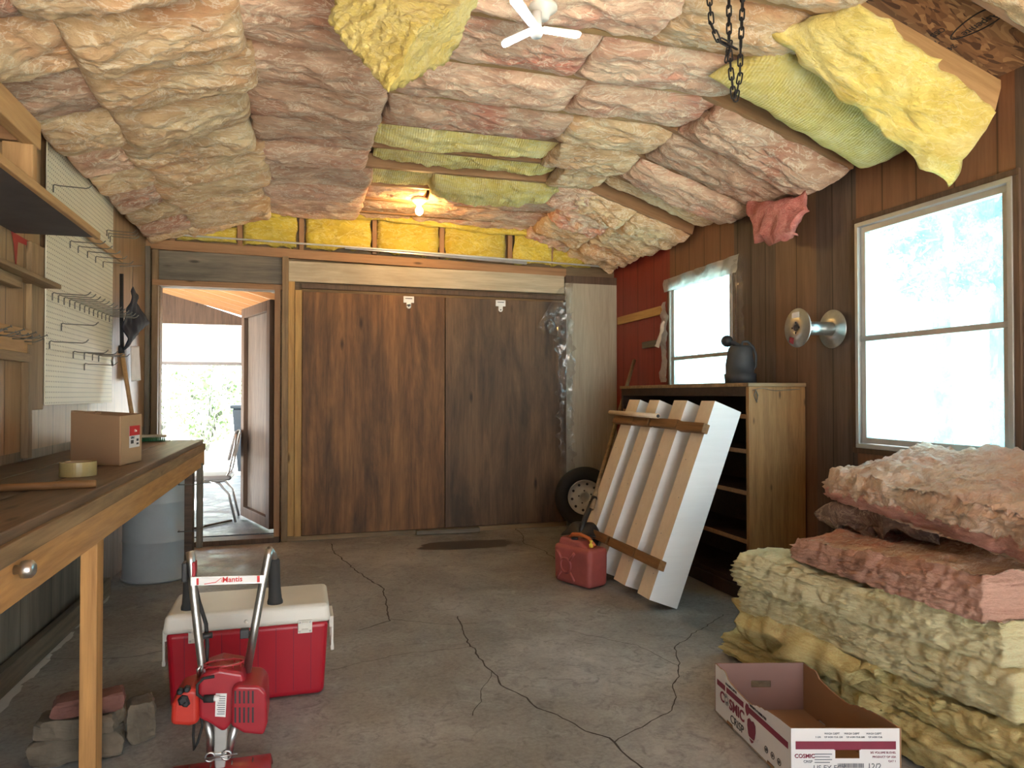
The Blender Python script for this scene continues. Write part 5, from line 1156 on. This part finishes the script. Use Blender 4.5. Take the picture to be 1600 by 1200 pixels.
# ------------------------------------------------------------------ fruit box
bl = at(1118, 1105, z=0); BH = .185
tl = at(1117, 1036, z=BH); tr_ = at(1256, 1035, z=BH); nl_ = at(1236, 1138, z=BH); nr_ = at(1408, 1138, z=BH)
g0 = V((tl.x, tl.y, 0)); g1 = V((tr_.x, tr_.y, 0)); g2 = V((nr_.x, nr_.y, 0)); g3 = V((nl_.x, nl_.y, 0))
t = thing('fruit_box', 'open white apple box with maroon stripes on floor by the pile', 'box', (g0+g1+g2+g3)/4)
def panel(nm, pts, nrm, mat_out, mat_in, th=.005, par=None):
    """flat card panel: pts outer outline, second material inside"""
    mb = MB(); n = len(pts); nrm = V(nrm); P1 = [V(p) for p in pts]; P2 = [p-nrm*th for p in P1]
    mb.add(P1+P2, [tuple(range(n))], 0); mb.m[-1] = 0; b = 0
    mb.f.append(tuple(range(n, 2*n))[::-1]); mb.m.append(1)
    for i in range(n): mb.f.append((i, (i+1) % n, n+(i+1) % n, n+i)); mb.m.append(1)
    return mb.build(nm, [mat_out, mat_in], par or t)
def sidepanel(nm, A, B, mo, mi, cut, flip):
    d = (B-A); L = d.length; d.normalize(); nr = V((d.y, -d.x, 0))*(1 if not flip else -1)
    pts = [A+V((0, 0, .004)), A+d*L*.18+V((0, 0, .004)), A+d*L*.19+V((0, 0, .018)), A+d*L*.27+V((0, 0, .018)), A+d*L*.28+V((0, 0, .004)), A+d*L*.72+V((0, 0, .004)), A+d*L*.73+V((0, 0, .018)), A+d*L*.81+V((0, 0, .018)), A+d*L*.82+V((0, 0, .004)), B+V((0, 0, .004))]
    for u, z in cut[::-1]: pts.append(A+d*L*u+V((0, 0, BH*z)))
    return panel(nm, pts, nr, mo, mi), nr, d, L
cut = [(0, 1), (.10, .985), (.12, 1.0), (.15, 1.0), (.17, .97), (.18, .94), (.20, .89), (.25, .86), (.32, .83), (.40, .81), (.48, .80), (.54, .81), (.56, .84), (.58, .85), (.60, .88), (.64, .89), (.66, .92), (.70, .92), (.73, .95), (.80, .97), (.88, .99), (1, 1)]
sp1, n1, d1_, L1 = sidepanel('side_panel', g0, g3, 'boxwhite', 'boxinside', cut, False)
sp2, n2, d2_, L2 = sidepanel('side_panel', g1, g2, 'boxwhite', 'boxinside', cut, True)
def endpanel(nm, A, B, mi, flip):
    d = (B-A); L = d.length; d.normalize(); nr = V((d.y, -d.x, 0))*(1 if not flip else -1)
    # panel with hand hole, built as four strips round it
    ha, hb, za, zb = .40, .62, .50, .64
    mb = MB()
    def q(u0, u1, z0, z1):
        P1 = [A+d*L*u0+V((0, 0, .004+(BH-.004)*z0)), A+d*L*u1+V((0, 0, .004+(BH-.004)*z0)), A+d*L*u1+V((0, 0, .004+(BH-.004)*z1)), A+d*L*u0+V((0, 0, .004+(BH-.004)*z1))]; P2 = [p-nr*.005 for p in P1]
        mb.add(P1+P2, [(0, 1, 2, 3)], 0); k = len(mb.v)-8; mb.f.append((k+7, k+6, k+5, k+4)); mb.m.append(1)
        for i in range(4): mb.f.append((k+i, k+(i+1) % 4, k+4+(i+1) % 4, k+4+i)); mb.m.append(1)
    q(0, ha, 0, 1); q(hb, 1, 0, 1); q(ha, hb, 0, za); q(ha, hb, zb, 1)
    return mb.build(nm, ['boxwhite', mi], t), nr, d, L
ep1, n3, d3_, L3 = endpanel('end_panel', g3, g2, 'boxinside', False)
ep2, n4, d4_, L4 = endpanel('end_panel', g0, g1, 'boxpurple', True)
mb = MB(); mb.hexa([g0+V((0, 0, .005)), g3+V((0, 0, .005)), g2+V((0, 0, .005)), g1+V((0, 0, .005))], [p+V((0, 0, .010)) for p in (g0, g3, g2, g1)]); mb.build('bottom_panel', 'boxinside', t)
def F(A, d, L, n, u, z): return A+d*L*u+V((0, 0, BH*z))+n*.0008
def decal(nm, A, d, L, n, pts, mat, par, th=.0005): mb = MB(); mb.prism([F(A, d, L, n, *p) for p in pts], n*th); return mb.build(nm, mat, par)
# side: stripe slanting with the panel, the name and apple mark
decal('stripe', g0, d1_, L1, n1, [(.02, .62), (.44, .62), (.44, .74), (.02, .74)], 'maroon', sp1) if False else None
cutz = lambda u: 1
for u0, u1 in ((.04, .165), (.185, .43), (.50, .97)): decal('stripe', g0, d1_, L1, n1, [(u0, .62), (u1, .62), (u1, .73), (u0, .73)], 'maroon', sp1)
up = V((0, 0, 1))
text('lettering', 'C', .052, 'maroon', F(g0, d1_, L1, n1, .085, .37), d1_, up, sp1, bold=.0012)
mb = MB(); cc = F(g0, d1_, L1, n1, .185, .48)
for k in range(20):
    a = 2*math.pi*k/20; v_ = d1_*math.cos(a)+up*math.sin(a); mb.tube([cc+v_*.008+n1*.0004, cc+v_*.021+n1*.0004], .0008, 4)
mb.build('starburst', 'inkgrey', sp1)
text('lettering', 'SMIC', .052, 'maroon', F(g0, d1_, L1, n1, .225, .36), d1_, up, sp1, bold=.0014)
text('lettering', 'CRISP', .040, 'ink', F(g0, d1_, L1, n1, .24, .13), d1_, up, sp1)
text('lettering', 'IMAGINE FLAVOR', .011, 'ink', F(g0, d1_, L1, n1, .17, .765), d1_, up, sp1); text('lettering', '* INFINITE POSSIBILITIES', .011, 'ink', F(g0, d1_, L1, n1, .50, .765), d1_, up, sp1)
ac = F(g0, d1_, L1, n1, .535, .33); mb = MB()
pts = [(0, .042), (.018, .048), (.034, .036), (.036, .01), (.028, -.02), (.014, -.042), (0, -.05), (-.014, -.042), (-.028, -.02), (-.036, .01), (-.034, .036), (-.018, .048)]
mb.prism([ac+d1_*x*.8+up*z*.8 for x, z in pts], n1*.0006); mb.build('apple_mark', 'maroon', sp1)
mb = MB(); mb.prism([ac+d1_*(x-.03)+up*(z+.050) for x, z in [(0, -.012), (.012, 0), (.016, .016), (.01, .03), (-.006, .03), (-.014, .014), (-.01, 0)]], n1*.0006); mb.build('leaf_mark', 'maroon', sp1)
mb = MB(); mb.tube([ac+n1*.001+d1_*(.045*math.cos(a))+up*(-.008+.018*math.sin(a)) for a in [math.pi+k*math.pi/14 for k in range(15)]], .0014, 5); mb.build('orbit_mark', 'boxwhite', sp1)
for k in range(3):
    mb = MB(); c9 = F(g0, d1_, L1, n1, .72+.075*k, .26); mb.tube([c9+d1_*.010*math.cos(a)+up*.010*math.sin(a) for a in [q*math.pi/8 for q in range(16)]], .0012, 4, closed=True); mb.lathe([(.005, 0), (.005, .0004)], c9, n1, 6); mb.build('care_mark', 'ink', sp1)
# end: band, lines of print
decal('stripe', g3, d3_, L3, n3, [(.04, .66), (.39, .66), (.39, .79), (.04, .79)], 'maroon', ep1); decal('stripe', g3, d3_, L3, n3, [(.63, .66), (.95, .66), (.95, .79), (.63, .79)], 'maroon', ep1); decal('stripe', g3, d3_, L3, n3, [(.39, .655), (.63, .655), (.63, .66), (.39, .66)], 'maroon', ep1); decal('stripe', g3, d3_, L3, n3, [(.39, .65), (.63, .65), (.63, .79), (.39, .79)], 'maroon', ep1)
for u, s in ((.30, 'WASH DEPT'), (.48, 'WASH DEPT'), (.68, 'WASH DEPT')): text('lettering', s, .0085, 'inkgrey', F(g3, d3_, L3, n3, u, .90), d3_, up, ep1)
for u, s in ((.22, '5 230'), (.30, 'OF AGRI CUL 230'), (.50, 'OF AGRI CUL 230'), (.70, 'OF AGRI CUL')): text('lettering', s, .0072, 'inkgrey', F(g3, d3_, L3, n3, u, .845), d3_, up, ep1)
text('lettering', 'COSMIC', .0165, 'maroon', F(g3, d3_, L3, n3, .03, .52), d3_, up, ep1, bold=.0004); text('lettering', 'CRISP', .011, 'inkgrey', F(g3, d3_, L3, n3, .11, .44), d3_, up, ep1)
for k in range(4): decal('print_line', g3, d3_, L3, n3, [(.21, .575-.045*k), (.37-.02*(k % 2), .575-.045*k), (.37-.02*(k % 2), .588-.045*k), (.21, .588-.045*k)], 'inkgrey', ep1)
text('lettering', 'US EX FCY', .021, 'inkgrey', F(g3, d3_, L3, n3, .20, .32), d3_, up, ep1); text('lettering', '12/2', .024, 'inkgrey', F(g3, d3_, L3, n3, .69, .34), d3_, up, ep1)
for s, z in (('3/5 VOLUME BUSHEL', .59), ('PRODUCT OF USA', .52), ('CAT 1', .45)): text('lettering', s, .0085, 'maroon', F(g3, d3_, L3, n3, .95, z), d3_, up, ep1, align='RIGHT')
mb = MB(); R2 = random.Random(4); u = .42
while u < .66:
    w = R2.choice((.003, .005, .008)); mb.prism([F(g3, d3_, L3, n3, u, .36), F(g3, d3_, L3, n3, u+w, .36), F(g3, d3_, L3, n3, u+w, .43), F(g3, d3_, L3, n3, u, .43)], n3*.0005); u += w+R2.choice((.003, .005))
mb.build('barcode', 'inkgrey', ep1)
text('lettering', 'LED', .014, 'inkgrey', F(g3, d3_, L3, n3, .66, .94), d3_, up, ep1) if 0 else None

# ------------------------------------------------------------------ carport beyond the doorway
zf = .04
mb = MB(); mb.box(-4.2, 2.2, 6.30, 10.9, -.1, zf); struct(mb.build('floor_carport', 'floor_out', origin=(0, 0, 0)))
mb = MB(); zc = lambda x: 2.30-.28*(x+.9)
mb.hexa([(-4.2, 6.3, zc(-4.2)+.14), (1.2, 6.3, zc(1.2)+.14), (1.2, 10.9, zc(1.2)+.14), (-4.2, 10.9, zc(-4.2)+.14)], [(-4.2, 6.3, zc(-4.2)+.16), (1.2, 6.3, zc(1.2)+.16), (1.2, 10.9, zc(1.2)+.16), (-4.2, 10.9, zc(-4.2)+.16)]); struct(mb.build('ceiling_carport', 'orange_ply', origin=(0, 0, 0)))
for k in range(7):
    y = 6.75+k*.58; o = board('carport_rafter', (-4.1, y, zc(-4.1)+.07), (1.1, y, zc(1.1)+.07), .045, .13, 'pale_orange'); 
    l_ = board('highlight_strip', (-4.1, y, zc(-4.1)-.005), (1.1, y, zc(1.1)-.005), .045, .012, 'white', o); l_.parent = None; l_.location = V((-4.1, y, zc(-4.1)-.001)); mw = o.matrix_local.copy(); ml = l_.matrix_local.copy(); l_.parent = o; l_.matrix_local = mw.inverted() @ ml  # added white strip paints the bright highlight along the rafter's underside
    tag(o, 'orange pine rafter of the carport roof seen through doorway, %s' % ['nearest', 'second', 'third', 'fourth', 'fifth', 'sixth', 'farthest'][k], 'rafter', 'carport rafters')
mb = MB(); mb.box(-4.2, -3.6, 10.6, 10.7, 0, 3.3); mb.prism([(-3.6, 10.6, 2.17), (-.45, 10.6, 2.17), (-3.6, 10.6, zc(-3.6)+.13)], (0, .1, 0), 1); mb.box(1.0, 1.1, 6.3, 10.6, 0, 1.7); mb.box(-4.2, -4.1, 6.3, 10.6, 0, 3.3)
struct(mb.build('wall_carport', ['pine_red', 'dark_frame'], origin=(0, 0, 0)))
t = thing('overhead_door', 'raised white overhead garage door panel seen through the doorway', 'garage door', (-1.35, 10.55, 1.6))
mb = MB(); mb.box(-3.6, .0, 10.54, 10.58, 1.62, 1.88); mb.build('door_section', 'white', t, bevel=.004); mb = MB(); mb.box(-3.6, .0, 10.54, 10.58, 1.885, 2.15); mb.build('door_section', 'white', t, bevel=.004)
mb = MB(); mb.box(-3.6, .0, 10.52, 10.55, 1.60, 1.64); mb.build('bottom_seal', 'vinyl', t)
# chair
sx0, sx1, syy0, syy1, sz = -1.02, -.60, 6.86, 7.26, .47
t = thing('dining_chair', 'old grey padded chair with chrome tube legs in the doorway', 'chair', (-.8, 7.05, zf))
mb = MB(); mb.box(sx0, sx1, syy0, syy1, sz-.045, sz); mb.build('seat', 'vinyl', t, bevel=.02, seg=3)
mb = MB(); mb.hexa([(-.64, syy0+.02, .60), (-.61, syy0+.02, .60), (-.61, syy1-.02, .60), (-.64, syy1-.02, .60)], [(-.575, syy0+.05, .87), (-.545, syy0+.05, .87), (-.545, syy1-.05, .87), (-.575, syy1-.05, .87)]); mb.build('backrest', 'vinyl', t, bevel=.025, seg=3)
for yy in (syy0+.02, syy1-.02):
    mb = MB(); mb.tube([(-.555, yy, .84), (-.575, yy, .72), (-.62, yy, .50), (-.66, yy, .42), (-.80, yy, .415), (-.98, yy, .415)], .011, 10); mb.build('back_frame', 'steel', t, smooth=True)
    mb = MB(); mb.tube([(-.98, yy, .42), (-1.0, yy, .40), (-1.04, yy-.0, zf+.005)], .011, 10); mb.build('leg', 'steel', t, smooth=True)
    mb = MB(); mb.tube([(-.78, yy, .42), (-.70, yy, .40), (-.62, yy, .30), (-.56, yy, zf+.005)], .011, 10); mb.build('leg', 'steel', t, smooth=True)
o = board('stick', (-.88, 6.62, zf+.012), (-.60, 6.95, zf+.012), .02, .018, 'dark_frame'); tag(o, 'dark stick lying on floor just outside the doorway', 'stick')
t = thing('wheelie_bin', 'dark grey wheeled bin standing outside beyond the carport', 'bin', (-.72, 11.8, 0))
mb = MB(); mb.hexa([(-.92, 11.6, .02), (-.52, 11.6, .02), (-.52, 12.0, .02), (-.92, 12.0, .02)], [(-1.0, 11.55, .98), (-.44, 11.55, .98), (-.44, 12.1, .98), (-1.0, 12.1, .98)]); mb.build('bin_body', 'bin', t, bevel=.02)
mb = MB(); mb.box(-1.03, -.41, 11.52, 12.12, .98, 1.04); mb.build('bin_lid', 'bin', t, bevel=.02)

# ------------------------------------------------------------------ outdoors
mb = MB(); mb.box(-60, 70, -40, 90, -.16, -.13); struct(mb.build('ground', 'ground_out', origin=(0, 0, 0)))
def plant(name, x, y, h, r, n, seed, mat, label, cat, trunk=.0, z0=-.13, group=None, crown0=.3, ls=.09):
    rr = random.Random(seed); t = thing(name, label, cat, (x, y, z0), group)
    mb = MB()
    if trunk:
        mb.tube([(x, y, z0), (x+rr.uniform(-.1, .1), y, z0+h*.4), (x+rr.uniform(-.3, .3), y+rr.uniform(-.3, .3), z0+h*.9)], [trunk, trunk*.8, trunk*.25], 8)
    for k in range(9 if trunk else 16):
        a = rr.uniform(0, 6.28); s = z0+h*(rr.uniform(crown0, .7) if trunk else 0); L = r*rr.uniform(.5, .95)
        mb.tube([(x, y, s), (x+math.cos(a)*L*.5, y+math.sin(a)*L*.5, s+(h*.2 if trunk else h*.5)), (x+math.cos(a)*L, y+math.sin(a)*L, s+(h*.35 if trunk else h*.85))], [max(trunk*.4, .02), .015, .006], 5)
    mb.build('trunk' if trunk else 'stems', 'bark', t, smooth=True)
    mb = MB(); zc0 = z0+h*(crown0+1)/2 if trunk else z0+h*.55; hz_ = h*(1-crown0)/2 if trunk else h*.5
    for i in range(n):
        while True:
            p = V((rr.uniform(-1, 1), rr.uniform(-1, 1), rr.uniform(-1, 1)))
            if p.length < 1 and noise.noise(p*2.5+V((seed, 0, 0))) > -.12: break
        c = V((x+p.x*r, y+p.y*r, zc0+p.z*hz_)); d = V((rr.uniform(-1, 1), rr.uniform(-1, 1), rr.uniform(-1, 1))).normalized(); e = d.orthogonal().normalized(); s = ls*rr.uniform(.6, 1.3)
        mb.add([c-d*s, c+e*s*.45, c+d*s, c-e*s*.45], [(0, 1, 2, 3)])
    mb.build('foliage', 'leaf_dark' if (trunk and x < 8) else mat, t)
for i, (x, y, h, r) in enumerate(((-4.1, 18, 2.6, .95), (-2.1, 18, 2.3, .95), (-.1, 18, 2.9, .95), (-3.9, 22.5, 3.4, 1.6), (-.6, 22.5, 3.6, 1.6))):
    plant('shrub', x, y, h, r, 1500, 20+i, 'leaf_pale', 'pale leafy shrub seen through doorway and carport, %s' % ['left one in front', 'middle one in front', 'right one in front', 'tall one at left rear', 'tall one at right rear'][i], 'shrub', group='shrubs behind the carport', ls=.10)
tt = [(9.5, 8.6, 6.5), (10, 5.6, 7), (6.4, 5.1, 5.2), (14, 11.4, 8), (13.5, 7.6, 8), (17, 15.5, 9), (11, 13.2, 7), (18, 11, 9)]
for i, (x, y, h) in enumerate(tt):
    plant('tree', x, y, h, .75 if x < 8 else 1.35 if x < 12 else 1.8, 1300, 50+i, 'leaf', 'slim tree outside the windows, %s' % ['middle of the front row', 'farther back on the right', 'closest one, dark against upper right of the near window', 'left rear through near window', 'centre rear through near window', 'far left rear', 'leftmost through far window', 'deepest of all'][i], 'tree', trunk=.14, group='trees outside the windows', crown0=.42, ls=.15)
